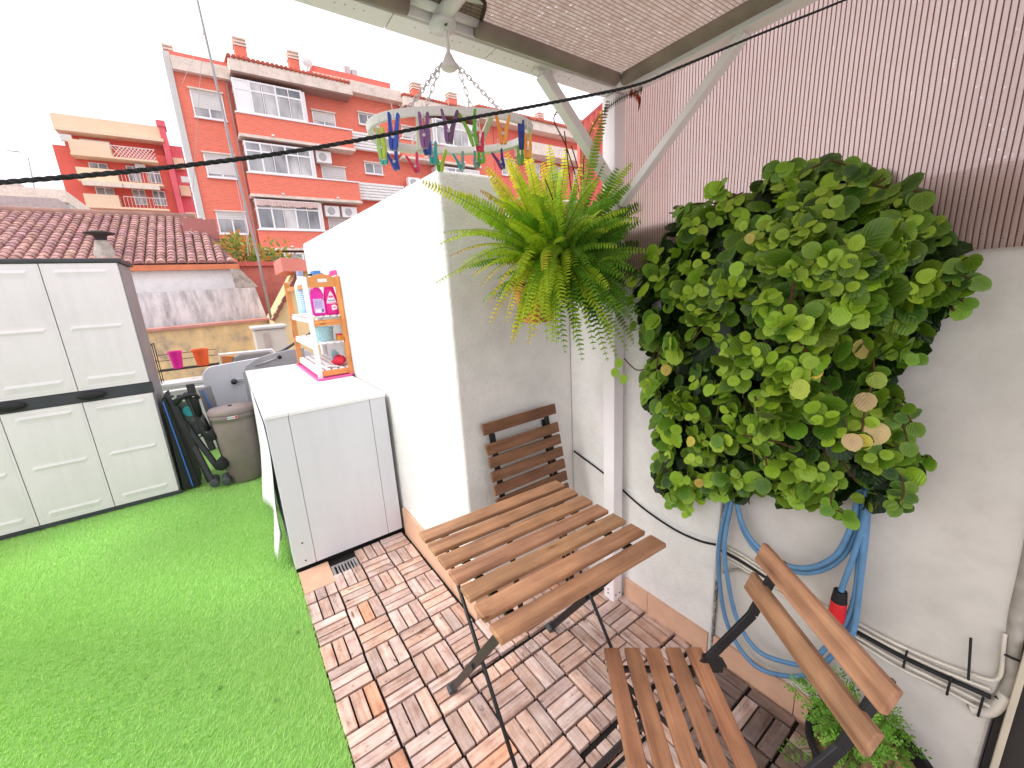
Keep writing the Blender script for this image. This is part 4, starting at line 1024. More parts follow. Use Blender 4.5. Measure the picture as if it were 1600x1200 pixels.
FL = [ (795, 248, -1.00, .02, .034, LIME, LIME, YEL), (822, 232, -1.0, .02, .034, LIME, YEL, YEL), (858, 235, -1.0, .02, .034, GRN, LIME, YEL), (884, 240, -1.02, .02, .034, LIME, LIME, YEL), (772, 285, -1.0, .04, .034, LIME, LIME, YEL), (1008, 325, -1.14, .08, .030, GRN, LIME, LIME), (1026, 300, -1.12, .08, .030, GRN, LIME, LIME), (980, 262, -1.12, .05, .03, GRN, LIME, LIME), (1018, 440, -1.14, .12, .03, DKG, GRN, GRN), (960, 270, -1.10, .03, .032, GRN, LIME, YEL), (805, 525, -1.30, .17, .030, LIME, LIME, YEL), (818, 505, -1.33, .17, .032, GRN, LIME, LIME), (835, 520, -1.32, .18, .032, LIME, LIME, YEL), (795, 498, -1.28, .17, .028, LIME, YEL, YEL), (850, 490, -1.36, .17, .034, GRN, LIME, LIME), # px, py, Y, lift, width, c0, c1, tip colour
 (671, 290, -1.02, .07, .030, GRN, LIME, YEL), (697, 382, -1.10, .15, .034, LIME, LIME, LIME), (690, 440, -1.12, .13, .026, GRN, LIME, LIME), (712, 400, -1.10, .14, .024, LIME, YEL, ORG),
 (735, 330, -1.02, .08, .034, GRN, LIME, LIME), (765, 268, -1.00, .05, .034, LIME, YEL, YEL), (795, 258, -.98, .04, .034, LIME, YEL, YEL), (757, 302, -1.04, .08, .034, GRN, LIME, ORG),
 (822, 250, -.99, .03, .034, GRN, LIME, YEL), (848, 262, -1.0, .03, .036, LIME, LIME, YEL), (872, 272, -1.04, .04, .034, GRN, LIME, LIME), (896, 290, -1.06, .05, .032, GRN, LIME, YEL),
 (812, 300, -1.12, .06, .036, LIME, LIME, LIME), (780, 320, -1.14, .08, .036, LIME, LIME, YEL), (838, 310, -1.16, .06, .036, LIME, LIME, LIME), (862, 318, -1.18, .06, .034, GRN, LIME, LIME),
 (745, 360, -1.16, .09, .032, GRN, LIME, LIME), (726, 420, -1.20, .12, .030, GRN, LIME, LIME), (745, 430, -1.22, .14, .030, LIME, LIME, YEL), (760, 400, -1.24, .12, .032, GRN, LIME, LIME),
 (945, 170, -1.12, .05, .028, GRN, (.24, .27, .05), BRN), (905, 265, -1.10, .02, .028, GRN, GRN, YEL), (940, 262, -1.10, .03, .020, LIME, YEL, YEL), (968, 290, -1.14, .06, .028, GRN, LIME, LIME), (1000, 275, -1.12, .06, .026, LIME, LIME, LIME),
 (1000, 238, -1.06, .05, .018, DKG, DKG, ORG), (1018, 300, -1.10, .12, .026, DKG, DKG, DKG), (1012, 318, -1.14, .09, .028, GRN, LIME, LIME), (1028, 378, -1.16, .06, .026, DKG, DKG, GRN), (990, 345, -1.20, .08, .030, LIME, LIME, LIME),
 (1005, 392, -1.22, .06, .028, GRN, GRN, GRN), (975, 330, -1.22, .08, .030, GRN, LIME, LIME), (985, 420, -1.22, .09, .028, DKG, GRN, GRN), (960, 385, -1.26, .09, .028, GRN, GRN, LIME),
 (772, 500, -1.16, .16, .024, LIME, YEL, YEL), (757, 445, -1.15, .15, .024, LIME, YEL, YEL), (768, 470, -1.20, .17, .028, LIME, YEL, ORG), (803, 530, -1.17, .17, .024, LIME, LIME, YEL), (828, 532, -1.16, .16, .026, LIME, LIME, YEL), (790, 465, -1.24, .18, .030, LIME, LIME, LIME),
 (820, 470, -1.26, .18, .030, GRN, LIME, LIME), (845, 500, -1.24, .19, .030, GRN, LIME, LIME), (855, 525, -1.18, .17, .030, LIME, LIME, LIME), (882, 545, -1.14, .17, .030, DKG, GRN, GRN), (873, 525, -1.22, .18, .030, DKG, GRN, GRN),
 (905, 515, -1.24, .17, .032, LIME, LIME, LIME), (898, 500, -1.28, .18, .030, GRN, LIME, LIME), (908, 555, -1.16, .17, .032, DKG, GRN, GRN), (925, 540, -1.20, .17, .030, DKG, GRN, GRN), (945, 555, -1.16, .18, .030, DKG, GRN, LIME), (955, 520, -1.20, .16, .030, LIME, LIME, LIME), (965, 490, -1.22, .14, .028, DKG, GRN, GRN),
 (935, 470, -1.28, .16, .030, GRN, LIME, LIME), (885, 440, -1.34, .16, .032, LIME, LIME, LIME), (850, 420, -1.36, .16, .032, LIME, LIME, YEL), (918, 415, -1.34, .13, .030, GRN, LIME, LIME), (812, 430, -1.32, .15, .032, LIME, LIME, LIME), (785, 395, -1.28, .11, .032, GRN, LIME, LIME), (835, 370, -1.32, .10, .032, LIME, LIME, LIME), (880, 375, -1.34, .10, .030, LIME, LIME, LIME),
 (850, 345, -1.26, .06, .032, GRN, LIME, LIME), (905, 340, -1.24, .06, .030, GRN, LIME, LIME), (935, 340, -1.26, .08, .030, GRN, GRN, LIME), (800, 350, -1.24, .09, .034, LIME, LIME, LIME),
 (1000, 460, -1.12, .12, .026, DKG, DKG, GRN), (845, 470, -1.34, .17, .034, LIME, LIME, LIME), (868, 500, -1.33, .20, .034, GRN, LIME, LIME), (880, 480, -1.36, .18, .034, LIME, LIME, LIME), (858, 455, -1.38, .16, .034, GRN, LIME, LIME), (830, 500, -1.30, .20, .030, LIME, LIME, YEL), (895, 525, -1.30, .20, .032, GRN, LIME, LIME), (915, 500, -1.32, .19, .032, DKG, GRN, LIME), (870, 530, -1.26, .19, .032, GRN, GRN, LIME), (702, 365, -1.06, .10, .032, GRN, LIME, LIME), (722, 305, -1.02, .08, .03, GRN, LIME, YEL), (1022, 345, -1.10, .09, .028, DKG, GRN, LIME), (1015, 420, -1.10, .08, .028, DKG, DKG, GRN), (985, 500, -1.10, .15, .028, DKG, GRN, GRN), (990, 540, -1.10, .18, .026, DKG, GRN, LIME), (960, 555, -1.08, .18, .028, DKG, GRN, GRN), (975, 540, -1.14, .17, .026, DKG, GRN, LIME), (770, 350, -1.0, .08, .03, GRN, LIME, LIME), (830, 285, -.95, .03, .03, GRN, LIME, LIME)]
for px, py, Y, lift, wd, c0, c1, ct in FL:
    b = CR + Vector((random.uniform(-.045, .05), random.uniform(-.05, .05), random.uniform(-.02, .02)))
    ee = 1.06
    px, py = 868 + (px - 868) * ee, 395 + (py - 395) * ee
    if px > 890 and random.random() < .6: c0 = DKG; c1 = random.choice([DKG, GRN, GRN]); ct = random.choice([GRN, LIME])  # fronds on the right recoloured dark, putting their shade into the colour
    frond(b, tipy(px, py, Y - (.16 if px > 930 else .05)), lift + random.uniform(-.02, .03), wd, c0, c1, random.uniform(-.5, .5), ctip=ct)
for k in range(125):
    a = random.uniform(0, 2 * math.pi); el = random.uniform(-.6, .9); L = random.uniform(.17, .40)
    b = CR + Vector((random.uniform(-.05, .06), random.uniform(-.05, .05), random.uniform(-.03, .02)))
    d = Vector((math.cos(a) * math.cos(el), -abs(math.sin(a)) * math.cos(el) * .8, math.sin(el)))
    tip = b + d * L; 
    if tip.x > .56: tip.y = min(tip.y, -1.27)
    if tip.x > .60: tip.x = .60
    tip.y = max(tip.y, -1.42)
    frond(b, tip, random.uniform(.05, .14), random.uniform(.026, .038), DKG if tip.x > .40 and random.random() < .75 else random.choice([DKG, GRN, GRN, LIME]), GRN if tip.x > .40 else random.choice([GRN, LIME, LIME]), random.uniform(-.8, .8))  # right-hand fronds again get darker greens for the shade there
# dead, almost leafless stalks
for P, bald in ((((915, 385), (905, 300), (885, 230), (866, 190), (872, 172), (884, 170)), .75), (((905, 380), (893, 300), (886, 240), (882, 205)), .8), (((890, 400), (870, 330), (852, 280)), .85), (((920, 380), (918, 330), (905, 270), (893, 228)), .55)):
    pts = catmull([tipy(x, y, -1.12) for x, y in P], 7); fr.col = (.10, .035, .02); fr.tube([tuple(p) for p in pts], .0021, 5)
    for p in pts[4:]:
        if random.random() > bald:
            fr.col = random.choice([(.10, .03, .02), (.2, .08, .02)]); q = Vector(tuple(p)); d = Vector((random.uniform(-1, 1), random.uniform(-.5, .5), random.uniform(-.6, .4))).normalized() * .009; w = Vector((0, 0, .0022))
            fr.add([q - w, q + w, q + d + w * .6, q + d - w * .6], [(0, 1, 2, 3)])
# the long green frond climbing to the corner joint
for (x0, y0), (x1, y1), c in (((918, 380), (912, 240), GRN), ((925, 385), (958, 168), GRN)):
    pass
pts = [tipy(x, y, -1.14) for x, y in ((922, 390), (915, 320), (912, 250), (925, 200), (945, 172))]
cm = catmull(pts, 14)
for i in range(4, len(cm) - 1):
    p = Vector(tuple(cm[i])); tg = (Vector(tuple(cm[i + 1])) - p).normalized(); s = i / len(cm)
    view = (Vector(tuple(CP)) - p).normalized(); sd = tg.cross(view).normalized()
    for sg in (-1, 1):
        fr.col = lerp((.22, .30, .05), (.16, .10, .03), s) if random.random() < .8 else YEL
        ln = .026 * (1 - .55 * s) * random.uniform(.85, 1.1); d = (sd * sg + tg * .35 + view * random.uniform(-.2, .2)).normalized()
        fr.add([p - tg * .0022, p + tg * .0022, p + d * ln * .6 + tg * .0022, p + d * ln, p + d * ln * .6 - tg * .0018], [(0, 1, 2, 3, 4)])
fr.col = (.12, .08, .02); fr.tube([tuple(p) for p in cm], .002, 5)
fr.build('frond', M['fern'], t)

# dark frond tip caught on the rope at the corner, and dried wisps
wp = MB()
for P, c in ((((945, 172), (968, 155), (988, 146), (1003, 140)), (.02, .03, .012)), (((985, 145), (995, 150), (1000, 160), (998, 168)), (.30, .06, .03))):
    pts = catmull([tuple(aty(x, y, -1.30)) for x, y in P], 8); wp.col = c; wp.tube([tuple(p) for p in pts], .0012, 4)
    for p in pts:
        for sg in (-1, 1):
            q = Vector(tuple(p)); d = Vector((.2 * sg, 0, .9 * sg)) * .016; w = Vector((.0022, 0, 0)); wp.add([q - w, q + w, q + d + w * .3, q + d - w * .3], [(0, 1, 2, 3)])
tag(wp.build('dry_frond', M['fern']), 'dark dried frond tip caught on the rope at the pergola corner', 'dry frond')

# ---------------------------------------------------------------- trailing plant with round leaves
OUT = [(985, 450), (1008, 400), (1050, 362), (1055, 328), (1110, 318), (1128, 285), (1180, 300), (1198, 268), (1250, 250), (1300, 262), (1342, 262), (1362, 262), (1388, 300), (1425, 300), (1440, 325), (1462, 365), (1488, 410), (1484, 450), (1464, 488), (1450, 498), (1424, 518), (1418, 548), (1385, 566), (1378, 600), (1398, 640), (1415, 690), (1428, 722), (1412, 760), (1395, 784), (1340, 790), (1318, 778), (1280, 780), (1240, 788), (1200, 760), (1160, 778), (1120, 768), (1080, 792), (1040, 778), (1018, 740), (1030, 700), (1010, 650), (1002, 600), (1020, 555), (990, 520)]
OA = np.array(OUT, float)
def inside(x, y):
    c = False; j = len(OUT) - 1
    for i in range(len(OUT)):
        xi, yi = OUT[i]; xj, yj = OUT[j]
        if (yi > y) != (yj > y) and x < (xj - xi) * (y - yi) / (yj - yi) + xi: c = not c
        j = i
    return c
def edist(x, y):
    p = np.array([x, y]); a = OA; b = np.roll(OA, -1, 0); d = b - a
    tt_ = np.clip(((p - a) * d).sum(1) / (d * d).sum(1), 0, 1); return np.sqrt((((a + d * tt_[:, None]) - p) ** 2).sum(1)).min()
LT = []; nT = 22
for k in range(nT):
    a = 2 * math.pi * k / nT; yy = .5 - .5 * math.cos(a); xx = .47 * math.sin(a) * (1 + .10 * math.cos(a)) ; r = 1 + (.022 if k % 2 else -.012)
    LT.append((xx * r, .5 + (yy - .5) * r))
LT[nT // 2] = (0, 1.04)
lv = MB(); lv.luv = []
def leaf(p, nrm, tip, size, col, cup=.20, fold=.16, free=False):
    nrm = nrm.normalized(); tip = (tip - nrm * tip.dot(nrm))
    if tip.length < .05: tip = nrm.orthogonal()
    tip.normalize(); sd = tip.cross(nrm).normalized()
    if not free:
        cq = RM @ (np.array(p + tip * size * .5) - CP); qx, qy = cq[0] / cq[2] * F + 800, cq[1] / cq[2] * F + 600
        if not inside(qx, qy) and edist(qx, qy) > 13: return
    vs = []; uv = []
    bend = random.uniform(-.05, .28); tw = random.uniform(-.2, .2)
    ring_ = [(0, 0.5, 1)]
    for sc in (.55, 1.0):
        for x, y in LT: ring_.append((x * sc, .5 + (y - .5) * sc, sc))
    for x, y, sc in ring_:
        z = abs(x) * fold - x * x * cup * 2.2 - (y - .25) ** 2 * bend + tw * x * (y - .5) + (.018 * math.sin(y * 26 + x * 3) if sc == 1.0 else 0)
        vs.append(tuple(p + (sd * x + tip * y + nrm * z) * size)); uv.append((x * 2, y))
    fs = []; 
    for k in range(nT):
        j = (k + 1) % nT; fs.append((0, 1 + k, 1 + j)); fs.append((1 + k, 1 + nT + k, 1 + nT + j, 1 + j))
    rim = tuple(min(.9, x * .72 + y * .16) for x, y in zip(col, (.62, .85, .18))); lv.add(vs, fs, [[uv[i] for i in f] for f in fs], [tuple(x * .86 for x in col)] + [col] * nT + [lerp(col, rim, .55)] * nT)
G0 = (.006, .017, .002); G1 = (.022, .070, .005); G2 = (.10, .225, .010); G3 = (.275, .46, .022); G4 = (.47, .64, .05); Y1 = (.62, .50, .07); T1 = (.56, .38, .20)  # G0 is near black, for the shade painted between the leaves
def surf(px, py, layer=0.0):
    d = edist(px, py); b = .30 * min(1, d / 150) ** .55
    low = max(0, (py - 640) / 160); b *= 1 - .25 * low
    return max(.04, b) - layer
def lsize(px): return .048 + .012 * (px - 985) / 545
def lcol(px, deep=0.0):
    q = random.random(); left = 1 - (px - 985) / 545  # right-hand leaves picked darker: awning shade in the colour, besides yellower growth at left
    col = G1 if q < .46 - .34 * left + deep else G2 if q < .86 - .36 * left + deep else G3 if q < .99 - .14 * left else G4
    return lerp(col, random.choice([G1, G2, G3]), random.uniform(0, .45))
def spot(px, py, layer):
    b = surf(px, py); X = .632 - max(.02, b - layer); p = Vector(tuple(atx(px, py, X))); e = 12
    gx = surf(px + e, py) - surf(px - e, py); gy = surf(px, py + e) - surf(px, py - e)
    return p, Vector((-1.0, gx * 5.5, gy * 5.5)).normalized()
def place(px, py, layer, size=None, col=None, face=0.0):
    p, out = spot(px, py, layer)
    nrm = out * .75 + Vector((-.30, .12, .55)) + Vector((random.gauss(0, .5), random.gauss(0, .5), random.gauss(0, .45)))
    if face: nrm = nrm * (1 - face) + (Vector(tuple(CP)) - p).normalized() * face
    tipd = Vector((random.gauss(0, .4) - .25, random.gauss(0, .6), -1.0))
    sz = size or lsize(px) * random.choice([.62, .8, .95, 1.0, 1.12, 1.2])
    leaf(p - tipd.normalized() * sz * .5, nrm, tipd, sz, col or lcol(px)); return p
def shoot(px, py, layer):
    """one leafy shoot tip: pairs of opposite leaves, smaller towards the tip"""
    p, out = spot(px, py, layer)
    axd = (out * random.uniform(.35, 1.0) + Vector((random.gauss(-.1, .3), random.gauss(0, .45), random.gauss(.05, .5)))).normalized()
    s1 = axd.orthogonal().normalized(); s1 = Matrix.Rotation(random.uniform(0, 6.28), 3, axd) @ s1
    base = lsize(px) * random.uniform(.85, 1.15); young = random.random() < .30; c0 = lcol(px)
    for k in range(random.choice([3, 3, 4])):
        q = p - axd * (.019 * k) ; sd = Matrix.Rotation(k * 1.57 + random.uniform(-.3, .3), 3, axd) @ s1
        sz = base * (.52 + .22 * k) if k < 3 else base * 1.15
        for sg in (-1, 1):
            if k > 1 and random.random() < .25: continue
            d = (sd * sg + axd * (.55 - .22 * k) + Vector((0, 0, -.30 - .12 * k)) + Vector((random.gauss(0, .16), random.gauss(0, .16), random.gauss(0, .16)))).normalized()
            nrm = axd * 1.0 + Vector((0, 0, .35)) - d * .3 + Vector((random.gauss(0, .22), random.gauss(0, .22), random.gauss(0, .22)))
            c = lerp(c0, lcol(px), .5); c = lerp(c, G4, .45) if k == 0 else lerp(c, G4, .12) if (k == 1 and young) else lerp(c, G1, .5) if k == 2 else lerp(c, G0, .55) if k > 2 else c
            leaf(q + d * sz * .12, nrm, d, sz, c)
n = 0
while n < 250:
    x = random.uniform(982, 1530); y = random.uniform(255, 790)
    if not inside(x, y): continue
    if edist(x, y) < 6: continue
    if math.sin(x * .047 + 1.7 * math.sin(y * .031)) + math.sin(y * .052 + 2.1 * math.sin(x * .023) + 1) < -.42 and random.random() < .92: continue
    if x > 1290 and y > 600 and random.random() < .55: continue
    if x > 1250 and random.random() < .25: continue
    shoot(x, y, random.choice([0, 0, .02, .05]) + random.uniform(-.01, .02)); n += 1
n = 0
def lowleaf(p, nrm, tip, size, col):
    nrm = nrm.normalized(); tip = tip - nrm * tip.dot(nrm)
    if tip.length < .05: tip = nrm.orthogonal()
    tip.normalize(); sd = tip.cross(nrm).normalized(); lv.col = col
    pts = [(0, 0), (.36, .16), (.48, .5), (.36, .84), (0, 1.03), (-.36, .84), (-.48, .5), (-.36, .16)]
    lv.add([tuple(p + (sd * x + tip * y - nrm * (abs(x) * .12)) * size) for x, y in pts], [tuple(range(8))], [[(x * 2, y) for x, y in pts]])
while n < 2600:     # old leaves packed behind, the shade of the gaps painted into their colour
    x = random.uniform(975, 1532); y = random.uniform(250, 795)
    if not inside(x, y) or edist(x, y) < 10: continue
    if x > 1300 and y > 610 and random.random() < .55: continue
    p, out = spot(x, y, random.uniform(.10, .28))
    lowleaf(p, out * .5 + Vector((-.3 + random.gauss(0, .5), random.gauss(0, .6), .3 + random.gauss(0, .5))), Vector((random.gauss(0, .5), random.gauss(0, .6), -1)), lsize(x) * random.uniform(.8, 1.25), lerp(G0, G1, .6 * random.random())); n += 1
n = 0
while n < 300:  # middle layer, coloured darker to deepen the shade between leaves
    x = random.uniform(980, 1532); y = random.uniform(250, 795)
    if not inside(x, y): continue
    if x > 1290 and y > 600 and random.random() < .5: continue
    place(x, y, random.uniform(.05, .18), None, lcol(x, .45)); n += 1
n = 0
while n < 170:      # the thin left and lower rim
    x, y = random.choice(OUT[-14:] + OUT[:4] + OUT[34:]); x += random.uniform(2, 34) * (1 if x < 1100 else random.choice([-1, 1])); y -= random.uniform(-22, 30)
    if not inside(x, y): continue
    place(x, y, random.uniform(-.03, .02), None, lcol(x)); n += 1
for (x, y, s, c) in ((1350, 545, .044, lerp(T1, Y1, .5)), (1275, 582, .028, (.75, .48, .05)), (1247, 607, .045, (.45, .52, .07)), (1352, 628, .044, T1), (1332, 690, .040, T1), (1347, 690, .036, Y1), (1371, 676, .052, (.62, .44, .20)), (1370, 592, .040, (.38, .48, .08)), (1045, 545, .036, Y1), (1040, 578, .038, (.58, .42, .08)), (1080, 690, .034, Y1), (1170, 372, .026, (.5, .40, .1)), (1092, 755, .030, (.45, .30, .05))):
    place(x, y, -.025, s, c, .6)
for (x, y, s) in ((1312, 490, .062), (1150, 420, .046), (1245, 675, .060), (1110, 610, .044), (1120, 690, .046), (1080, 500, .044), (1210, 500, .048), (1190, 345, .050), (1090, 290, .05), (1425, 745, .06), (1400, 775, .042)):
    place(x, y, -.012, s * .82, random.choice([G2, G3, G3]), .35)
# loose leaves hanging outside the mass at lower left
for (x, y) in ((968, 560), (975, 585), (962, 575)):
    p = Vector(tuple(atx(x, y, .52))); leaf(p, Vector((-1, -.4, .3)), Vector((.1, .1, -1)), .036, random.choice([G3, G4]), free=True)
t = thing('trailing_plant', 'huge trailing plant with round toothed green leaves hanging on the white party wall', 'plant', (.6, -1.75, 1.2))
st = MB()
# loose twigs that stand out of the mass, each with a few leaves
for P, X0_, sz, up in ((((1445, 432), (1480, 420), (1512, 402)), .57, .036, G1), (((1450, 470), (1485, 455), (1508, 476)), .57, .034, G2), (((1440, 490), (1470, 470), (1495, 432), (1516, 436)), .57, .034, G1), (((1405, 560), (1422, 560), (1430, 552)), .57, .030, G2), (((1370, 690), (1410, 704), (1452, 716)), .57, .030, G2), (((1375, 735), (1405, 742), (1412, 770), (1404, 788)), .56, .034, G1), (((1375, 635), (1405, 632), (1425, 660)), .53, .034, G1), (((1385, 640), (1405, 650), (1418, 690)), .53, .034, G1),
        (((1120, 318), (1090, 318), (1062, 326)), .56, .034, G2), (((1140, 310), (1120, 296), (1126, 284)), .50, .042, G3), (((1270, 262), (1300, 252), (1332, 262), (1350, 266)), .48, .036, G1), (((1200, 285), (1215, 262), (1240, 252)), .48, .038, G2), (((1365, 290), (1400, 296), (1440, 300)), .50, .040, G0), (((1300, 770), (1300, 790), (1322, 805)), .50, .036, G2), (((1070, 775), (1078, 790), (1074, 800)), .56, .026, G3), (((1045, 770), (1050, 785)), .55, .034, G2)):
    cp_ = catmull([tuple(atx(x, y, X0_ - .01 * i)) for i, (x, y) in enumerate(P)], 6); tw_ = MB(); tw_.col = (.10, .05, .025); root_ = np.array(cp_[0]) + np.array([.07, 0, .02]); tw_.tube([tuple(root_)] + [tuple(p) for p in cp_], .0021, 5); tw_.build('stem', M['fern'], t)
    m_ = len(cp_); k0 = max(2, m_ // 3)
    for i in range(k0, m_, 3):
        for sg in (-1, 1):
            p = Vector(tuple(cp_[i])); d = Vector((random.gauss(-.3, .3), sg * .7 + random.gauss(0, .2), random.gauss(-.35, .35)))
            leaf(p, Vector((-1, random.gauss(0, .5), .5 + random.gauss(0, .4))), d, sz * random.uniform(.7, 1.0), lerp(up, random.choice([G1, G2, G3]), .35), free=True)
    leaf(Vector(tuple(cp_[-1])), Vector((-1, random.gauss(0, .4), .4)), Vector((-.2, random.gauss(0, .5), -.7)), sz, lerp(up, G3, .3), free=True)
for P in (((1240, 440), (1235, 500), (1262, 560), (1250, 600)), ((1235, 520), (1265, 555), (1275, 580)), ((1360, 530), (1365, 580), (1352, 640), (1345, 690)), ((1320, 650), (1325, 680), (1330, 690)), ((1365, 640), (1370, 660)), ((1395, 690), (1430, 712), (1452, 714)), ((975, 560), (995, 578), (1015, 570), (1030, 530)), ((1415, 640), (1400, 655), (1385, 670)), ((1420, 740), (1427, 770), (1415, 795)), ((1030, 540), (1025, 600), (1035, 640)), ((1470, 450), (1500, 440), (1525, 420)), ((1480, 470), (1490, 485)), ((1395, 620), (1415, 630), (1425, 645)), ((1160, 680), (1210, 690), (1240, 700)), ((1180, 620), (1190, 680), (1200, 740))):
    st.col = random.choice([(.12, .05, .03), (.16, .09, .04), (.10, .10, .03)])
    st.tube([tuple(p) for p in catmull([tuple(atx(x, y, .632 - surf(min(1500, max(1000, x)), y) * .95)) for x, y in P], 6)], .0026, 6)
for k in range(24):
    x = random.uniform(1020, 1450); y = random.uniform(420, 760)
    if not inside(x, y): continue
    st.col = random.choice([(.10, .045, .03), (.14, .10, .04)]); b = surf(x, y)
    a = atx(x, y, .632 - b * .8); st.tube([tuple(p) for p in catmull([(.58, -1.72 + random.uniform(-.15, .15), 1.36), tuple((np.array([.56, -1.72, 1.3]) + a) / 2 + np.array([-.05, 0, .06])), tuple(a)], 6)], .002, 5)
lv.build('foliage', M['leaf'], t, smooth=True)
st.build('stem', M['fern'], t)
mb = MB(); mb.lathe([(.075, 0), (.095, .13), (.105, .135), (.105, .155), (.09, .15)], (.545, -1.73, 1.20), 20); mb.build('pot', M['dark_plastic'], t)

# ---------------------------------------------------------------- small potted herb at the lower right
t = thing('potted_herb', 'small feathery green herb in a black pot on the deck behind the open chair', 'plant', (.49, -2.14, 0))
mb = MB(); mb.lathe([(.085, 0), (.125, .20), (.135, .205), (.135, .225), (.122, .225), (.115, .19)], (.49, -2.145, 0), 28); mb.build('pot', M['black'], t, bevel=.002)
mb = MB(); mb.lathe([(.118, 0), (.001, .01)], (.49, -2.145, .19), 20, caps=False); mb.build('soil', simple('straw_mulch', (.30, .19, .09), .9, 0, .6, 60, .6, 90), t)
hb = MB()
def herb_stem(tip, lift):
    b = Vector((.49 + random.uniform(-.06, .06), -2.13 + random.uniform(-.06, .06), .20)); tip = Vector(tuple(tip)); mid = b.lerp(tip, .5) + Vector((0, 0, lift))
    P = lambda s: b * (1 - s) ** 2 + mid * 2 * s * (1 - s) + tip * s * s
    hb.col = (.10, .14, .03); hb.tube([tuple(P(k / 10)) for k in range(11)], [.0026 - .0016 * k / 10 for k in range(11)], 5)
    dark = random.uniform(.55, 1.1); n = 15
    for i in range(n):
        s = .22 + .78 * i / (n - 1); p = P(s); tg = (P(min(1, s + .03)) - P(s - .03)).normalized()
        for sg in (-1, 1):
            sd = tg.cross(Vector((-.6, -.2, .8))).normalized(); d = (sd * sg + tg * .5 + Vector((random.uniform(-.35, .35), random.uniform(-.35, .35), random.uniform(-.3, .3)))).normalized()
            L = .042 * (1 - .42 * s) * random.uniform(.7, 1.2); w = tg.cross(d).cross(d).normalized(); u = d.cross(w)
            c = random.choice([(.12, .28, .03), (.17, .36, .05), (.22, .40, .06)]); hb.col = tuple(x * dark for x in c)
            for f, sc in ((.35, .6), (.65, .7), (1.0, .8)):
                for s2 in ((-1, 1) if f < 1 else (0,)):
                    q = p + d * L * f * .75; dd = (d + w * s2 * 1.1 + u * random.uniform(-.5, .5)).normalized(); l = L * .42 * sc; ww = dd.cross(u).normalized() * l * .40
                    hb.add([q, q + dd * l * .5 + ww, q + dd * l, q + dd * l * .5 - ww], [(0, 1, 2, 3)])
for x, y, X, lf in ((1238, 1068, .50, .05), (1258, 1058, .50, .05), (1270, 1085, .46, .06), (1300, 1052, .55, .04), (1312, 1080, .5, .05), (1325, 1060, .58, .03), (1385, 1098, .50, .05), (1402, 1118, .52, .05), (1412, 1140, .5, .06), (1380, 1130, .46, .06), (1395, 1165, .44, .07), (1350, 1150, .42, .08), (1330, 1175, .42, .08), (1300, 1140, .44, .06), (1285, 1120, .44, .06), (1270, 1130, .42, .06), (1360, 1185, .40, .07), (1320, 1200, .38, .07), (1405, 1190, .42, .07), (1370, 1110, .56, .04), (1290, 1165, .40, .07), (1225, 1178, .46, .06), (1340, 1120, .5, .05), (1430, 1180, .46, .06)):
    herb_stem(atx(x, y, X), lf)
hb.build('foliage', M['herb'], t)
# ---------------------------------------------------------------- brick apartment block (drawn in a frame at y = 22, then pushed out to its real distance and size)
SC = 1.165
R4 = np.array([[0.8099747467841826, -0.584447037602297, -0.04860627335847223], [-0.1832178350698548, -0.17344240188987592, -0.9676512585322183], [0.5571105226830803, 0.7926786192805819, -0.24756508649487552]])
C4 = np.array([-0.6900732471443426, -2.282451779870217, 1.5006214404460718]); Q4 = RM.T @ np.diag([1.00507, 1.00507, 1.0]) @ R4
def far(s): return lambda p: tuple(CP + s * (Q4 @ (np.array(p) - C4)))      # survey frame of the far houses -> world
x1 = far(1.0)
xf = far(SC)
def brickmat(name, col, mort, rows):
    tt = NT(name); v = tt.coord('Object', (1, 1, 1)); sp = tt.n('ShaderNodeSeparateXYZ'); tt.l(v, sp.inputs[0])
    cb = tt.n('ShaderNodeCombineXYZ'); tt.l(tt.math('ADD', sp.outputs[0], sp.outputs[1]), cb.inputs[0]); tt.l(sp.outputs[2], cb.inputs[1])
    b = tt.n('ShaderNodeTexBrick'); tt.l(cb.outputs[0], b.inputs['Vector']); b.inputs['Scale'].default_value = 1.0
    b.inputs['Brick Width'].default_value = .26; b.inputs['Row Height'].default_value = rows; b.inputs['Mortar Size'].default_value = .010; b.inputs['Mortar Smooth'].default_value = .2
    b.inputs['Color1'].default_value = (*col, 1); b.inputs['Color2'].default_value = (*[x * .80 for x in col], 1); b.inputs['Mortar'].default_value = (*mort, 1)
    nz = tt.noise(v, .35, 5); c = tt.mix(tt.math('MULTIPLY', nz, .45), b.outputs['Color'], tuple(min(1, x * 1.25) for x in col))
    return tt.bsdf(c, .85, 0, .2)
brick = brickmat('orange_red_brick', (.80, .185, .12), (.62, .31, .24), .075)
pinkred = plaster('coral_render', (.78, .19, .15), .2, 9, .05)
conc = plaster('stained_beige_concrete', (.78, .67, .58), .2, 3.0, .10)
palec = plaster('pale_grey_render', (.60, .60, .58), .2, 3.0, .04)
whitef = simple('white_window_frame', (.80, .80, .80), .4, 0, .03)
shut = simple('white_roller_shutter', (.66, .65, .63), .5, 0, .05, 2)
soff = simple('dark_soffit', (.36, .23, .19), .85)
def glassmat(name, a, b, sc):
    tt = NT(name); v = tt.coord('Object', (1.0, 1.0, .6)); nz = tt.noise(v, sc, 3, .5)
    c = tt.ramp(nz, [(.35, a), (.5, lerp(a, b, .5)), (.65, b)]); return tt.bsdf(c, .15, 0, .6)
pane = glassmat('curtained_glass', (.16, .16, .18), (.62, .61, .60), .8)
panedk = glassmat('grey_glass', (.12, .13, .15), (.40, .41, .42), .7)
t = thing('apartment_block', 'long orange red brick apartment block with white glazed balconies and chimneys', 'apartment block', tuple(xf((3, 22, 0))))
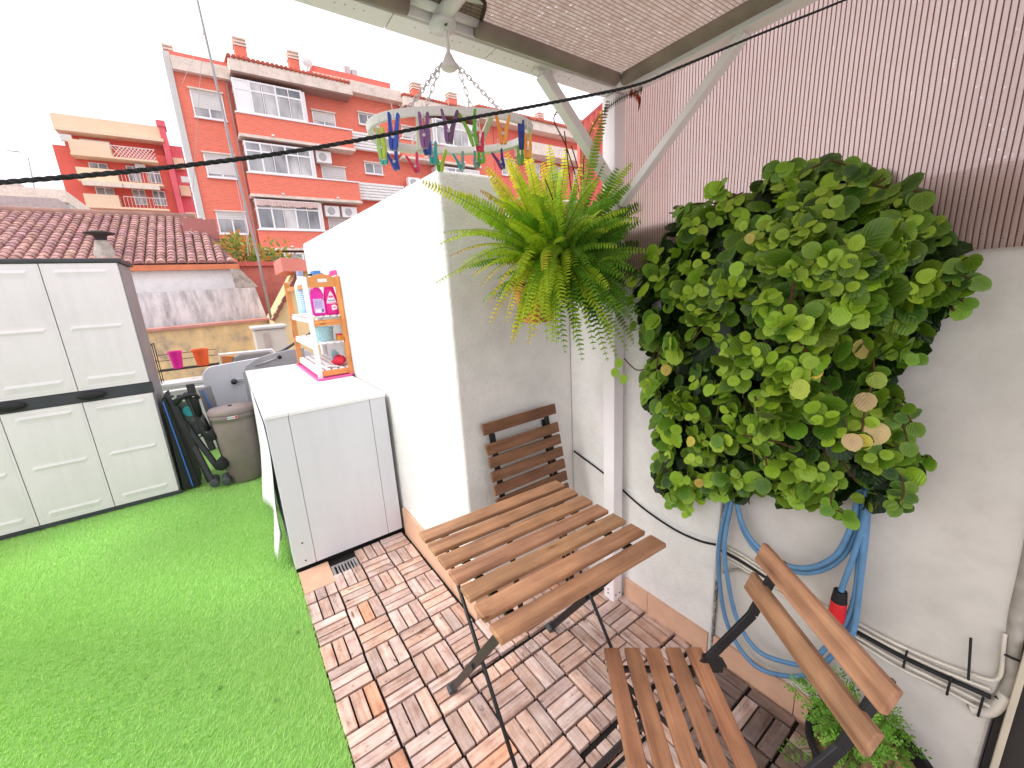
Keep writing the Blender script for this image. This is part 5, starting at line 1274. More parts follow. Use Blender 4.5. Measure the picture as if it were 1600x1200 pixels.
def bx(name, m, *a, parent=None, bevel=0):
    mb = MB(); mb.box(*a); return mb.build(name, m, parent or t, xf=xf, bevel=bevel)
bx('gable_edge', palec, -.60, -.37, 21.9, 34, -6, 11.45)
bx('wall', brick, -.365, 1.62, 22.0, 34, -6, 10.79)
bx('wall', brick, 1.625, 9.25, 22.04, 34, -6, 11.3)
bx('cornice', conc, -.36, 1.66, 21.72, 22.4, 10.80, 11.30)
bx('parapet', pinkred, -.36, 1.66, 21.9, 22.6, 11.305, 11.52)
bx('cornice', conc, 1.665, 6.85, 21.15, 21.9, 10.98, 11.46)
bx('soffit', soff, 1.70, 6.80, 21.2, 22.03, 10.93, 10.975)
bx('cornice', conc, 6.86, 9.60, 21.5, 22.3, 11.28, 11.80)
mb = MB()
for k in range(28):
    x = 1.7 + k * .185; mb.tube([(x, 21.10, 11.50), (x, 23.0, 11.9)], .085, 8)
mb.build('roof_tiles', simple('red_roof_tile', (.50, .11, .065), .8, 0, .3, 2), t, xf=xf, smooth=True)
bx('roof', simple('roof_slab', (.35, .13, .09), .9), 1.66, 24, 22.5, 34, 11.30, 11.42)
def window(x0, x1, z0, z1, Y, nsh=.55, panes=2, parent=None, glass=None):
    f = MB(); w = .055
    f.box(x0, x1, Y - .05, Y + .03, z1 - w, z1); f.box(x0, x1, Y - .05, Y + .03, z0, z0 + w); f.box(x0, x0 + w, Y - .05, Y + .03, z0 + w, z1 - w); f.box(x1 - w, x1, Y - .05, Y + .03, z0 + w, z1 - w)
    zs_ = z1 - w - (z1 - z0 - 2 * w) * nsh
    for k in range(1, panes): xx = x0 + (x1 - x0) * k / panes; f.box(xx - .03, xx + .03, Y - .045, Y + .02, z0 + w, max(zs_, z0 + w + .01))
    o = f.build('window', whitef, t, xf=xf)
    p = MB(); p.box(x0 + w, x1 - w, Y - .02, Y - .01, z0 + w, zs_); q = p.build('pane', glass or pane, None, xf=xf); q.parent = o; q.matrix_parent_inverse = Matrix.Identity(4); o_inv = t.matrix_basis.inverted()
    q.matrix_parent_inverse = (o_inv).copy() @ Matrix.Identity(4)
    q.matrix_parent_inverse = Matrix.Identity(4)
    if nsh > 0:
        p = MB(); nrow = max(3, int((z1 - zs_) / .09))
        for k in range(nrow):
            za = zs_ + (z1 - w - zs_) * k / nrow; zb_ = zs_ + (z1 - w - zs_) * (k + 1) / nrow; p.box(x0 + w, x1 - w, Y - .035, Y - .012, za + .006, zb_)
        q = p.build('shutter', shut, None, xf=xf); q.parent = o; q.matrix_parent_inverse = Matrix.Identity(4)
    l = MB(); l.box(x0 - .05, x1 + .05, Y - .16, Y - .051, z1 + .002, z1 + .06); l.build('lintel', conc, t, xf=xf)
    s = MB(); s.box(x0 - .03, x1 + .03, Y - .12, Y - .051, z0 - .05, z0 - .003); s.build('sill', whitef, t, xf=xf)
for z0, z1, s in ((9.15, 10.22, .66), (6.74, 7.72, .9), (4.30, 5.27, .32), (1.9, 2.9, .5)): window(.06, 1.24, z0, z1, 22.0, s)
def bay(z0, z1, mir=None, kind=0):
    fx = (lambda x: x) if mir is None else (lambda x: 2 * mir - x)
    def B(mb, xa, xb, *r):
        a, b = sorted((fx(xa), fx(xb))); mb.box(a, b, *r)
    Y = 21.3; f = MB(); cols = [1.69, 2.30, 2.78, 3.33, 3.86, 4.41]; w = .05
    for i, x in enumerate(cols):
        ww = .075 if i in (0, 1, 3, 5) else .04; B(f, x - ww / 2, x + ww / 2, Y, Y + .06, z0, z1)
    zm = z0 + (z1 - z0) * .70
    for z in (z0 + .03, zm, z1 - .04): B(f, 1.69, 4.41, Y + .005, Y + .055, z - .035, z + .035)
    for i, x in enumerate((1.66,)): B(f, 1.655, 1.70, Y + .06, 22.0, z0, z0 + .06); B(f, 1.655, 1.70, Y + .06, 22.0, z1 - .06, z1); B(f, 1.655, 1.70, Y + .06, 22.0, zm - .03, zm + .03)
    o = f.build('glazed_balcony', whitef, t, xf=xf)
    for i in range(5):
        p = MB(); B(p, cols[i] + .04, cols[i + 1] - .04, Y + .02, Y + .03, z0 + .07, zm - .04)
        q = p.build('pane', (whitef if (i == 0 and kind == 0) else random.choice([pane, panedk])), None, xf=xf); q.parent = o; q.matrix_parent_inverse = Matrix.Identity(4)
        p = MB(); B(p, cols[i] + .04, cols[i + 1] - .04, Y + .02, Y + .03, zm + .04, z1 - .08)
        q = p.build('pane', (whitef if (i == 0 and kind == 0) else random.choice([pane, shut, panedk])), None, xf=xf); q.parent = o; q.matrix_parent_inverse = Matrix.Identity(4)
    p = MB(); B(p, 1.67, 1.685, Y + .07, 21.98, z0 + .06, z1 - .06); q = p.build('side_pane', pane, None, xf=xf); q.parent = o; q.matrix_parent_inverse = Matrix.Identity(4)
    p = MB(); B(p, 4.42, 4.60, Y + .1, 22.02, z0, z1); p.build('side_panel', whitef, t, xf=xf)
    if kind == 2:
        p = MB()
        for k in range(40): xa = 1.72 + k * .067; B(p, xa, xa + .066, Y - .10 - .03 * (k % 2), Y - .02, z1 - .30 - .02 * math.sin(k * .8), z1 - .06)
        p.build('awning_valance', simple('pale_red_striped_valance', (.66, .50, .46), .8), t, xf=xf)
def parapet(z0, z1, mir=None):
    a, b = (1.59, 6.6) if mir is None else (2 * mir - 6.6, 2 * mir - 1.59)
    mb = MB(); mb.box(a, b, 21.28, 21.42, z0, z1); mb.box(a, a + .12, 21.421, 22.0, z0, z1); mb.box(b - .12, b, 21.421, 22.0, z0, z1); mb.build('balcony_parapet', brick, t, xf=xf)
    mb = MB(); mb.box(a - .03, b + .03, 21.22, 21.46, z1 + .003, z1 + .06); mb.build('coping', whitef, t, xf=xf)
    mb = MB(); mb.box(a - .05, b + .05, 21.20, 22.03, z0 - .12, z0 - .003); mb.build('balcony_slab', conc, t, xf=xf)
    for xx in (a + 1.3, b - 1.2):
        mb = MB(); mb.box(xx - .05, xx + .05, 21.05, 21.24, z0 + .02, z0 + .08); mb.build('drain_spout', M['white_metal'], t, xf=xf)
def ac(x0, z0, Y=21.55, w=.72):
    f = MB(); f.box(x0, x0 + w, Y, Y + .30, z0, z0 + .52); o = f.build('air_conditioner', whitef, t, xf=xf, bevel=.01)
    g = MB(); g.tube([(x0 + w * .42, Y - .012, z0 + .26), (x0 + w * .42, Y - .002, z0 + .26)], .19, 20); q = g.build('fan_grille', simple('ac_grille', (.42, .42, .43), .6), None, xf=xf); q.parent = o; q.matrix_parent_inverse = Matrix.Identity(4)
M1 = None; M2 = 7.93
for mir in (M1, M2):
    for i, (zp0, zp1, b0, b1) in enumerate(((8.53, 9.36, 9.43, 10.76), (6.02, 6.90, 6.97, 8.27), (3.62, 4.41, 4.48, 5.82))):
        parapet(zp0, zp1, mir); bay(b0, b1, mir, i)
    parapet(1.1, 1.9, mir); bay(1.98, 3.4, mir, 1)
window(4.95, 6.05, 9.50, 10.24, 22.04, .6); window(5.0, 6.2, 6.92, 7.72, 22.04, .95); window(4.95, 6.05, 4.4, 5.2, 22.04, .6)
ac(4.75, 7.78); ac(4.78, 5.22); ac(5.62, 5.22, 21.55, .78)
for z0, z1 in ((10.0, 10.53), (7.6, 8.14), (5.2, 5.75)): window(7.26, 8.26, z0, z1, 22.04, 0, 2, glass=panedk)
st_ = []
for z0, z1 in ((8.62, 9.46), (6.15, 7.02), (3.7, 4.55)):
    mb = MB(); n = 6
    for k in range(n): za = z0 + (z1 - z0) * k / n; mb.box(6.66, 9.22, 21.55, 21.62, za + .03, za + (z1 - z0) / n)
    mb.box(6.66, 9.22, 21.63, 21.66, z0, z1); mb.build('louvre_screen', simple('white_louvre', (.76, .75, .73), .6), t, xf=xf)
window(9.62, 10.75, 9.5, 10.25, 22.04, .7); ac(9.5, 7.0, 21.5)
# second half of the block, further right
bx('wall', brick, 9.255, 15.9, 22.04, 34, -6, 11.3)
bx('cornice', conc, 9.61, 14.3, 21.15, 21.9, 11.05, 11.50); bx('soffit', soff, 9.65, 14.25, 21.2, 22.03, 11.0, 11.045)
mb = MB()
for k in range(26): x = 9.65 + k * .185; mb.tube([(x, 21.1, 11.54), (x, 23.0, 11.95)], .085, 8)
mb.build('roof_tiles', simple('red_roof_tile_b', (.50, .11, .065), .8, 0, .3, 2), t, xf=xf, smooth=True)
bx('wall', pinkred, 15.91, 30, 22.0, 34, -6, 11.2); bx('cornice', conc, 14.31, 30, 21.2, 22.3, 11.21, 11.75); bx('balcony_slab', conc, 17.5, 30, 20.8, 21.98, 9.6, 10.3); bx('balcony_slab', conc, 17.5, 30, 21.0, 21.98, 6.8, 7.0)
mb = MB()
for k in range(70): x = 14.4 + k * .22; mb.tube([(x, 21.1, 11.8), (x, 23.6, 12.3)], .11, 8)
mb.build('roof_tiles', simple('red_roof_tile_c', (.50, .13, .08), .8, 0, .3, 2), t, xf=xf, smooth=True)
for x in (16.4, 18.6, 20.8, 23.0):
    for z in (8.4, 5.8, 3.6): window(x, x + 1.1, z, z + .95, 22.0, .6)
# attic storey
bx('attic', pinkred, 5.6, 9.4, 23.3, 30, 11.43, 12.2); bx('attic', pinkred, 5.5, 9.6, 22.9, 30, 12.33, 12.68); bx('attic_cornice', conc, 5.45, 9.62, 22.75, 30, 12.205, 12.325); bx('attic_post', whitef, 8.0, 8.12, 23.1, 23.25, 11.5, 12.2)
mb = MB(); mb.prism([(4.6, 23.2, 11.6), (5.59, 23.2, 11.6), (5.59, 23.2, 12.62)], (0, 6, 0)); mb.build('attic_slope', pinkred, t, xf=xf)
def chimney(x0, x1, z0, z1):
    mb = MB(); mb.box(x0, x1, 23.0, 23.5, z0, z1 - .42); o = mb.build('chimney', brick, t, xf=xf)
    mb = MB()
    for k in range(3): mb.box(x0 - .03, x1 + .03, 22.97, 23.53, z1 - .40 + k * .14, z1 - .33 + k * .14)
    mb.box(x0 + .08, x1 - .08, 23.06, 23.44, z1 - .42, z1 - .02); q = mb.build('chimney_cap', conc, None, xf=xf); q.parent = o; q.matrix_parent_inverse = Matrix.Identity(4)
for c in ((2.2, 2.68, 11.6, 13.2), (4.50, 4.95, 11.6, 13.2), (-.52, -.2, 11.4, 12.25), (11.0, 11.55, 11.5, 13.15), (13.4, 13.95, 11.5, 13.1), (20.6, 21.1, 12, 13.2), (24.8, 25.4, 12, 13.4)): chimney(*c)
mb = MB(); mb.lathe([(.001, .05), (.15, .035), (.26, .0), (.265, .0), (.15, .025), (.001, .04)], (0, 0, 0), 20, caps=False); R_ = Matrix.Rotation(math.radians(80), 3, 'X') ; mb.v = [tuple(R_ @ Vector(p) + Vector((5.28, 22.8, 12.72))) for p in mb.v]; mb.tube([(5.28, 22.9, 11.9), (5.28, 22.9, 12.72)], .025, 6); mb.build('satellite_dish', simple('dish_grey', (.62, .60, .58), .5), t, xf=xf)
mb = MB(); mb.tube([(5.25, 23, 12.7), (5.2, 23, 13.75)], .018, 6)
for dx, dz in ((-.3, 13.5), (-.2, 13.65), (.12, 13.6)): mb.tube([(5.21, 23, dz - .15), (5.21 + dx, 23, dz + .05)], .014, 5)
mb.build('aerial', M['steel'], t, xf=xf)
for k in range(2): bx('roof_vent', simple('vent_grey', (.48, .48, .48), .5), 7.35 + .36 * k, 7.65 + .36 * k, 23.5, 23.9, 12.69, 13.30 - .1 * k)
# drain pipe and flower on the gable
mb = MB(); mb.tube([(1.50, 21.93, 10.7), (1.50, 21.93, -4)], .05, 8); mb.build('downpipe', simple('pinkish_downpipe', (.42, .22, .19), .6), t, xf=xf)
# frames of clothes lines by the bays
# ---------------------------------------------------------------- far left block
SL = 1.35; xl = far(SL)
t2 = thing('apartment_block', 'distant red apartment block with cream balconies and a flat cream top', 'apartment block', tuple(xl((-5, 50, 0))))
cream = simple('cream_render', (.78, .60, .42), .85, 0, .08, .4); redr = simple('brick_red_render', (.66, .12, .09), .85, 0, .10, .5); pinkr = simple('raspberry_render', (.68, .13, .16), .85, 0, .1, .4)
def b2(name, m, *a):
    mb = MB(); mb.box(*a); return mb.build(name, m, t2, xf=xl)
b2('wall', redr, -9.3, -2.0, 50, 60, -8, 14.3); b2('attic', redr, -8.6, -2.05, 50.6, 60, 14.31, 15.3); b2('roof_parapet', cream, -8.85, -1.9, 49.6, 60, 15.55, 16.6); b2('roof_slab', simple('cream_slab', (.72, .60, .44), .8), -8.8, -1.85, 49.3, 60, 15.30, 15.54)
b2('stair_tower', pinkr, -1.98, -1.55, 49.5, 58, -8, 16.6); b2('tower_cap', pinkr, -2.1, -1.45, 49.4, 51, 16.61, 17.1); b2('side_wing', pinkr, -1.54, -.6, 51, 60, -8, 15.5); b2('roof_vent', conc, -4.9, -4.5, 52, 53, 16.6, 17.0)
for i, (z0, z1) in enumerate(((13.5, 14.55), (11.55, 12.45), (9.45, 10.4))):
    b2('balcony', cream, -8.1, -5.6 if i != 2 else -5.9, 48.7, 49.98, z0, z1)
    b2('balcony_slab', cream, -8.15, -2.6, 48.65, 49.98, z0 - .16, z0 - .01)
    mb = MB(); x0 = -5.58; n = 12
    for k in range(n):
        xa = x0 + (2.95) * k / n
        if i == 0:
            mb.bar((xa, 48.72, z0 + .02), (min(xa + .7, -2.65), 48.72, z0 + .02 + .85 * min(1, (-2.65 - xa) / .7)), .05, .05); mb.bar((min(xa + .7, -2.65), 48.74, z0 + .02), (xa, 48.74, z0 + .02 + .85 * min(1, (-2.65 - xa) / .7)), .05, .05)
        else: mb.bar((xa, 48.72, z0), (xa, 48.72, z0 + .8), .03, .03)
    mb.bar((x0, 48.72, z0 + .88), (-2.65, 48.72, z0 + .88), .06, .06); mb.build('railing', simple('pale_railing', (.70, .60, .56), .5), t2, xf=xl)
    if i < 2:
        zt_ = z0 - .9
        for x0w, x1w in ((-7.4, -6.2), (-5.0, -4.1), (-3.6, -2.7)):
            mb = MB(); mb.box(x0w, x1w, 49.9, 49.99, zt_ - .75, zt_ + .55); o = mb.build('window', whitef, t2, xf=xl)
            for q_ in range(2):
                mb = MB(); wv = (x1w - x0w) / 2; mb.box(x0w + wv * q_ + .07, x0w + wv * (q_ + 1) - .05, 49.85, 49.89, zt_ - .68, zt_ + .48); q = mb.build('pane', panedk, None, xf=xl); q.parent = o; q.matrix_parent_inverse = Matrix.Identity(4)
for x0w, x1w in ((-7.6, -5.7),):
    mb = MB(); mb.box(x0w, x1w, 50.45, 50.58, 14.5, 15.1); mb.build('window', whitef, t2, xf=xl)
mb = MB(); mb.box(-7.9, -5.4, 48.3, 48.6, 11.0, 11.35); mb.box(-5.35, -2.9, 48.3, 48.6, 11.0, 11.35); mb.build('awning', simple('cream_awning', (.70, .62, .52), .8), t2, xf=xl)
for x, z in ((-8.6, 14.5), (-4.3, 12.75), (-1.2, 12.0)):
    mb = MB(); mb.box(x, x + .7, 49.3, 49.6, z, z + .5); mb.build('air_conditioner', simple('ac_pale', (.6, .6, .58), .6), t2, xf=xl)
for z in (8.6, 11.0, 13.4):
    mb = MB(); mb.box(-1.5, -.7, 50.3, 50.9, z, z + .9); mb.build('balcony', cream, t2, xf=xl)

# ---------------------------------------------------------------- pale low building far left, street lamp
t3 = thing('pale_building', 'pale grey low building with a cream front at the far left edge', 'building', tuple(aty(30, 320, 34)))
def by(x0, y0, x1, y1, Y, dep, name, m, tt_):
    a = aty(x0, y1, Y); b = aty(x1, y0, Y); mb = MB(); mb.box(a[0], b[0], Y, Y + dep, a[2], b[2]); return mb.build(name, m, tt_)
by(-220, 300, 102, 345, 36, 8, 'wall', palec, t3); by(-220, 296, 100, 300, 35.6, 8, 'roof_edge', conc, t3); by(-200, 316, 84, 345, 34, 1.9, 'front_wall', simple('cream_front', (.72, .58, .38), .85, 0, .08, .5), t3); by(-210, 310, 90, 316, 33.7, 2.2, 'tiled_edge', simple('grey_pink_tile', (.45, .36, .35), .8), t3); by(-160, 283, 25, 300, 48, 6, 'rear_wall', simple('pale_pink_wall', (.62, .52, .48), .85), t3)
mb = MB(); a = aty(55, 300, 60); b = aty(44, 246, 60); c = aty(28, 237, 60); mb.tube([tuple((a[0] + .3, a[1], -7)), tuple(a), tuple(b), tuple(c)], [.09, .075, .055, .045], 8)
t4 = thing('street_lamp', 'thin grey street lamp with a bent arm against the white sky', 'street lamp', (a[0], a[1], -7)); mb.build('pole', simple('lamp_grey', (.45, .45, .45), .6), t4, smooth=True)
mb = MB(); mb.box(c[0] - .7, c[0] + .1, c[1] - .1, c[1] + .1, c[2] - .04, c[2] + .06); mb.build('lamp_head', simple('lamp_head_grey', (.5, .5, .5), .5), t4, bevel=.04)

# ---------------------------------------------------------------- tiled roof house beyond the terrace
t5 = thing('tiled_roof_house', 'low house with a weathered brown barrel tile roof and white wall', 'house', (-3, 10, -3))
xa, xb = -8.5, -.16; y0r, y1r, z0r, z1r = 8.5, 12.0, 2.15, 3.50
tilem = NT('weathered_barrel_tile'); v = tilem.coord(); big = tilem.noise(v, 1.1, 5); fine = tilem.noise(v, 14, 5, .7)
geo = tilem.attr(); cc = tilem.ramp(fine, [(.30, (.24, .13, .115)), (.5, (.42, .25, .215)), (.68, (.66, .47, .40))]); cc = tilem.mix(big, cc, tilem.mix(1.0, cc, (.78, .74, .82), 'MULTIPLY')); cc = tilem.mix(1.0, cc, geo, 'MULTIPLY'); tilem.bsdf(cc, .85, 0, .2)
mb = MB(); pitch = .165; rows = 19; ncol = int((xb - xa) / pitch)
SL_ = math.hypot(y1r - y0r, z1r - z0r)
for r in range(rows):
    s0 = r / rows - .006; s1 = (r + 1) / rows + .012
    for c in range(ncol):
        xc = xb - .11 - c * pitch
        if r / rows > .62 and xc > -.28 - (r / rows) * .5 - .05: pass
        if xc + .1 > xb - (r / rows) * .62: continue
        q = random.uniform(.75, 1.2); mb.col = (q, q * random.uniform(.9, 1.03), q * random.uniform(.88, 1.08))
        vs = []; nseg = 6
        for s, lift, wr in ((s0, .026, .078), (s1, .0, .066)):
            yy = y0r + (y1r - y0r) * s; zz = z0r + (z1r - z0r) * s + lift
            for k in range(nseg + 1): a = math.pi * k / nseg; vs.append((xc + wr * math.cos(a), yy - .35 * .07 * math.sin(a), zz + .058 * math.sin(a)))
        fs = [(k, k + 1, nseg + 2 + k, nseg + 1 + k) for k in range(nseg)]; fs.append(tuple(range(nseg, -1, -1)))
        mb.add(vs, fs)
mb.build('roof_tiles', tilem.m, t5, smooth=False, xf=x1)
mb = MB(); mb.col = (.45, .40, .40); mb.prism([(xa, y0r + .02, z0r + .0), (xb, y0r + .02, z0r + .0), (xb - .62, y1r, z1r), (xa, y1r, z1r)], (0, 0, -.08)); mb.build('roof_deck', tilem.m, t5, xf=x1)
mb = MB(); mb.tube([(xa, y1r, z1r + .03), (xb - .55, y1r, z1r + .03)], .11, 10); mb.build('ridge_tiles', simple('ridge_tile', (.34, .19, .15), .85, 0, .25, 3), t5, smooth=True, xf=x1)
mb = MB(); mb.box(xa, xb + .02, 8.42, 8.56, 2.03, 2.135); mb.build('fascia', simple('orange_fascia', (.60, .19, .09), .8, 0, .12, 5), t5, xf=x1)
mb = MB(); mb.box(xa, xb - .02, 8.60, 12.6, -7, 2.06); mb.build('wall', plaster('scuffed_white_wall', (.86, .85, .84), .2, 8, .05), t5, xf=x1)
mb = MB(); pa, pb = aty(155, 405, 8.9), aty(178, 405, 8.9); cx_, = ((pa[0] + pb[0]) / 2,); z_ = aty(165, 378, 8.9)[2]
mb.lathe([(.26, pa[2] - .35), (.19, pa[2]), (.11, z_ - .02), (.105, z_ + .02)], (cx_, 8.9, 0), 20); t6 = thing('roof_vent', 'small concrete chimney with a dark flat metal cap on the tiled roof', 'chimney', (cx_, 8.9, pa[2] - .35))
mb.build('stack', plaster('pale_grey_flue', (.48, .43, .38), .3, 14, .14), t6, smooth=True)
zc_ = aty(165, 364, 8.9)[2]; mb = MB(); mb.lathe([(.08, z_ + .02), (.10, zc_ - .05), (.225, zc_ - .02), (.23, zc_), (.09, zc_ + .035), (.001, zc_ + .045)], (cx_, 8.9, 0), 22, caps=False); mb.build('cap', simple('dark_metal_cap', (.03, .026, .025), .6), t6, smooth=True)

stain = NT('streaked_grey_wall'); v = stain.coord('Object', (1, 1, .28)); nz = stain.noise(v, 5, 7, .72); vv = stain.coord(); n2 = stain.noise(vv, 2.4, 5)
c_ = stain.ramp(nz, [(.36, (.24, .23, .235)), (.47, (.48, .47, .48)), (.6, (.72, .71, .71))]); c_ = stain.mix(stain.math('MULTIPLY', n2, .5), c_, (.66, .66, .67)); stain.bsdf(c_, .9)
t7 = thing('stained_wall', 'grey weathered wall with dark vertical stains below the tiled roof house', 'wall', (-2, 8.1, -3))
mb = MB(); mb.prism([(-8, 8.0, 1.58), (.04, 8.0, 1.63), (.16, 8.0, .90), (-8, 8.0, .70)], (0, .25, 0)); mb.build('wall', stain.m, t7, xf=x1)
mb = MB(); mb.prism([(-.32, 8.02, 2.02), (-.16, 8.02, 2.0), (.10, 8.02, 1.64), (-.30, 8.02, 1.635)], (0, .3, 0)); mb.build('end_ramp', plaster('rough_grey_render', (.40, .37, .34), .6, 16, .2), t7, xf=x1)
yw = NT('peeling_ochre_wall'); v = yw.coord('Object', (1, 1, .7)); nz = yw.noise(v, 3.2, 7, .68); c_ = yw.ramp(nz, [(.34, (.34, .26, .19)), (.46, (.58, .43, .24)), (.58, (.70, .50, .24)), (.70, (.74, .62, .44))]); yw.bsdf(c_, .9)
t8 = thing('ochre_wall', 'peeling ochre yellow garden wall with a red brick coping behind the parapet', 'wall', (-2, 7.5, -3))
mb = MB(); mb.prism([(-7, 7.5, .86), (.22, 7.5, .95), (.22, 7.5, -3), (-7, 7.5, -3)], (0, .3, 0)); mb.build('wall', yw.m, t8, xf=x1)
mb = MB(); mb.prism([(-7, 7.42, .865), (.26, 7.42, .955), (.26, 7.42, 1.0), (-7, 7.42, .905)], (0, .42, 0)); mb.build('coping', simple('pink_red_coping', (.50, .22, .18), .85, 0, .2, 5), t8, xf=x1)
t9 = thing('red_plaster_wall', 'worn pink red plaster wall behind the antenna pole', 'wall', (.8, 9, -3))
mb = MB(); mb.box(-.10, 3.5, 8.9, 9.15, -3, 2.10); mb.build('wall', plaster('worn_pink_red', (.52, .16, .125), .3, 9, .1), t9, xf=x1)
mb = MB(); mb.box(-.12, 3.5, 8.82, 9.2, 2.105, 2.20); mb.build('coping', simple('red_coping', (.50, .10, .08), .8), t9, xf=x1)
t10 = thing('ochre_annex', 'ochre annex with a sloping tile verge and coral cap behind the orange rack', 'building', tuple(aty(455, 520, 6.5)))
P = [tuple(aty(x, y, 6.5)) for x, y in ((466, 425), (428, 498), (436, 560), (520, 575), (520, 425))]
mb = MB(); mb.prism(P, (0, 1.5, 0)); mb.build('wall', simple('warm_ochre_render', (.72, .52, .27), .85, 0, .10, 3), t10)
mb = MB(); a, b = aty(468, 424, 6.45), aty(426, 502, 6.45)
for k in range(13):
    c0 = a + (b - a) * k / 13; c1 = a + (b - a) * (k + .9) / 13; mb.bar(tuple(c0), tuple(c1), .12, .05 + .02 * (k % 2))
mb.build('verge_tiles', simple('dark_verge_tile', (.22, .08, .055), .85, 0, .3, 9), t10)
P = [tuple(aty(x, y, 6.3)) for x, y in ((438, 402), (500, 408), (500, 424), (442, 424))]; mb = MB(); mb.prism(P, (0, 1.2, 0)); mb.build('cap_wall', simple('coral_render_b', (.66, .22, .17), .85, 0, .06, 3), t10)
P = [tuple(aty(x, y, 6.25)) for x, y in ((444, 418), (455, 413), (462, 420), (456, 432), (444, 432))]; mb = MB(); mb.prism(P, (0, .1, 0)); 
t11 = thing('brick_stub', 'dull red rendered block with peeling white paint on the tiled roof corner', 'wall', tuple(aty(315, 372, 10.6)))
mb = MB(); P = [tuple(aty(x, y, 10.6)) for x, y in ((282, 340), (336, 342), (344, 373), (288, 373))]; mb.prism(P, (0, 1.0, 0))
pr = NT('peeling_red_block'); v = pr.coord(); nz = pr.noise(v, 5, 5, .6); sp = pr.n('ShaderNodeSeparateXYZ'); pr.l(v, sp.inputs[0]); c_ = pr.ramp(nz, [(.55, (.40, .155, .14)), (.60, (.46, .20, .18)), (.63, (.8, .78, .76))]); pr.bsdf(c_, .9); mb.build('block', pr.m, t11)

# antenna pole with guy wires
t12 = thing('antenna_pole', 'tall thin galvanised antenna pole with guy wires rising past the brick block', 'pole', tuple(aty(424, 500, 7)))
mb = MB(); P = [tuple(aty(x, y, 7.0)) for x, y in ((424, 500), (404, 405), (362, 235), (322, 60), (306, -10), (292, -80))]; mb.tube(P, [.024, .023, .021, .019, .017, .015], 10); mb.build('pole', simple('dull_grey_pole', (.30, .29, .30), .5, .3), t12, smooth=True)
mb = MB()
for (x0_, y0_, Ya), (x1_, y1_, Yb) in (((318, 45, 7.0), (300, 320, 9.5)), ((320, 50, 7.0), (285, 130, 12)), ((314, 0, 7.0), (370, 62, 12)), ((380, 310, 7), (388, 400, 6.9)), ((331, 95, 7), (392, 395, 6.96))):
    mb.tube([tuple(aty(x0_, y0_, Ya)), tuple(aty(x1_, y1_, Yb))], .0045, 5)
mb.build('guy_wire', M['steel'], t12)

# shrub on the red wall
t13 = thing('shrub', 'loose shrub with narrow orange green leaves behind the red plaster wall', 'shrub', tuple(aty(400, 420, 10)))
sh = MB(); 
for k in range(620):
    px = random.gauss(410, 26); py = random.gauss(404, 10)
    if random.random() < .28: px, py = random.gauss(366, 9), random.gauss(385, 7)
    if random.random() < .16: px, py = random.gauss(380, 7), random.gauss(382, 6)
    if py > 416: continue
    p = Vector(tuple(aty(px, py, random.uniform(9.4, 10.6)))); d = Vector((random.gauss(0, .6), random.gauss(0, .4), random.uniform(-.3, 1))).normalized(); L = random.uniform(.10, .22); w = d.cross(Vector((0, -1, .2))).normalized() * L * .16
    sh.col = random.choice([(.10, .17, .03), (.20, .26, .05), (.36, .24, .06), (.48, .22, .05), (.26, .32, .10)]); sh.add([p, p + d * L * .5 + w, p + d * L, p + d * L * .5 - w], [(0, 1, 2, 3)])
sh.build('crown', M['herb'], t13)
mb = MB()
for px, py in ((366, 378), (382, 378), (400, 395), (420, 398), (440, 400)): mb.tube([tuple(aty(400 + (px - 400) * .5, 450, 10)), tuple(aty(px, py, 10))], .02, 5)
mb.build('trunk', simple('shrub_stem', (.16, .10, .05), .9), t13)
# beige box and small tubes near the terrace back
t14 = thing('utility_box', 'beige plastic storage box standing behind the white table top', 'box', tuple(aty(425, 545, 5)))
a, b = aty(402, 545, 5), aty(446, 512, 5); mb = MB(); mb.box(a[0], b[0], 5, 5.5, .0, b[2]); mb.build('body', simple('beige_box_plastic', (.56, .50, .43), .6, 0, .08, 4), t14, bevel=.015)
mb = MB(); mb.box(a[0] - .03, b[0] + .03, 4.96, 5.54, b[2] + .003, b[2] + .05); mb.build('lid', simple('grey_box_lid', (.50, .47, .44), .6), t14, bevel=.015)
mb = MB(); mb.box(a[0] + .12, a[0] + .20, 4.985, 4.998, b[2] - .28, b[2] - .06); mb.build('latch', simple('box_latch', (.42, .34, .30), .6), t14)
mb = MB(); q = catmull([tuple(aty(x, y, 4.0)) for x, y in ((428, 552), (440, 549), (470, 530), (500, 512))], 6); mb.tube([tuple(p) for p in q], .018, 8); tag(mb.build('pipe', M['dark_plastic'], smooth=True), 'thin dark bent pipe behind the orange rack', 'pipe')

# red corrugated cladding beside the post
t15 = thing('clad_building', 'building side clad in coral red corrugated sheet beside the pergola post', 'building', (10, 8, -7))
mb = MB(); cl = simple('coral_red_sheet', (.62, .10, .075), .55, 0, .08, 1.2)
xs_ = np.arange(9.72, 14.6, .0425); vs = []; fs = []
for i, x in enumerate(xs_):
    ph = (x / .255) % 1; d = .045 * (0 if ph < .3 else 1 if .5 < ph < .8 else (ph - .3) / .2 if ph < .5 else (1 - ph) / .2)
    zt_ = 6.20 + (x - 9.72) * .72; vs += [(x, 8.0 - d, -4), (x, 8.0 - d, zt_)]
for i in range(len(xs_) - 1): fs.append((2 * i, 2 * i + 2, 2 * i + 3, 2 * i + 1))
mb.add(vs, fs); mb.build('cladding', cl, t15, xf=x1)
mb = MB(); mb.prism([(9.70, 8.05, -4), (14.6, 8.05, -4), (14.6, 8.05, 9.7), (9.70, 8.05, 6.2)], (0, .12, 0)); mb.build('wall', pinkred, t15, xf=x1)
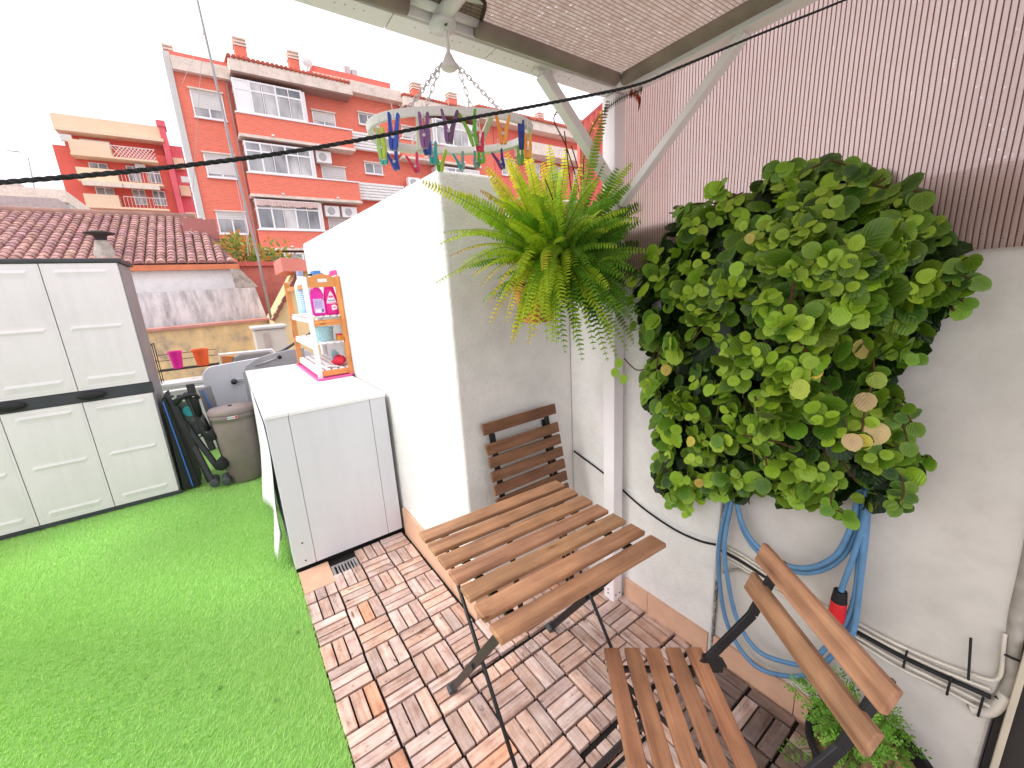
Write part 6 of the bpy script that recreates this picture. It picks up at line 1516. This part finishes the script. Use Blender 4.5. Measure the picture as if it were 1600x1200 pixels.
mb = MB(); mb.bar((9.66, 7.98, 6.20), (14.6, 7.98, 9.76), .06, .06); mb.build('verge_flashing', simple('red_flashing', (.50, .07, .06), .5), t15, xf=x1)
# ---------------------------------------------------------------- overcast daylight
w = bpy.data.worlds.new("World"); scene.world = w; w.use_nodes = True; nt = w.node_tree; nt.nodes.clear()
wo = nt.nodes.new('ShaderNodeOutputWorld'); bg = nt.nodes.new('ShaderNodeBackground'); sky = nt.nodes.new('ShaderNodeTexSky')
SUN_EL, SUN_AZ = math.radians(50), math.radians(-82)      # azimuth from +y towards +x
sky.sky_type = 'NISHITA'; sky.sun_disc = False; sky.sun_elevation = SUN_EL; sky.sun_rotation = SUN_AZ; sky.air_density = 1.0; sky.dust_density = 6.0; sky.ozone_density = 1.0
hs_ = nt.nodes.new('ShaderNodeHueSaturation'); hs_.inputs['Saturation'].default_value = .10; nt.links.new(sky.outputs[0], hs_.inputs['Color'])
mx = nt.nodes.new('ShaderNodeMix'); mx.data_type = 'RGBA'; mx.inputs[0].default_value = SKYMIX; nt.links.new(hs_.outputs[0], mx.inputs[6]); mx.inputs[7].default_value = (11.4, 10.9, 11.7, 1)
nt.links.new(mx.outputs[2], bg.inputs['Color']); bg.inputs['Strength'].default_value = SKYSTR; nt.links.new(bg.outputs[0], wo.inputs['Surface'])
sd = bpy.data.lights.new('sun', 'SUN'); sd.energy = SUNSTR; sd.angle = math.radians(16); sd.color = (1, .98, .95)
so = bpy.data.objects.new('sun', sd); COL.objects.link(so)
d = Vector((math.sin(SUN_AZ) * math.cos(SUN_EL), math.cos(SUN_AZ) * math.cos(SUN_EL), math.sin(SUN_EL)))
so.rotation_euler = d.to_track_quat('Z', 'Y').to_euler(); so.location = (0, 0, 30)
scene.view_settings.view_transform = 'Standard'; scene.view_settings.look = 'None'; scene.view_settings.exposure = EXPOSURE; scene.view_settings.gamma = 1
scene.cycles.use_denoising = True; scene.cycles.max_bounces = 8; scene.cycles.transparent_max_bounces = 12; scene.cycles.diffuse_bounces = 5
scene.render.film_transparent = False
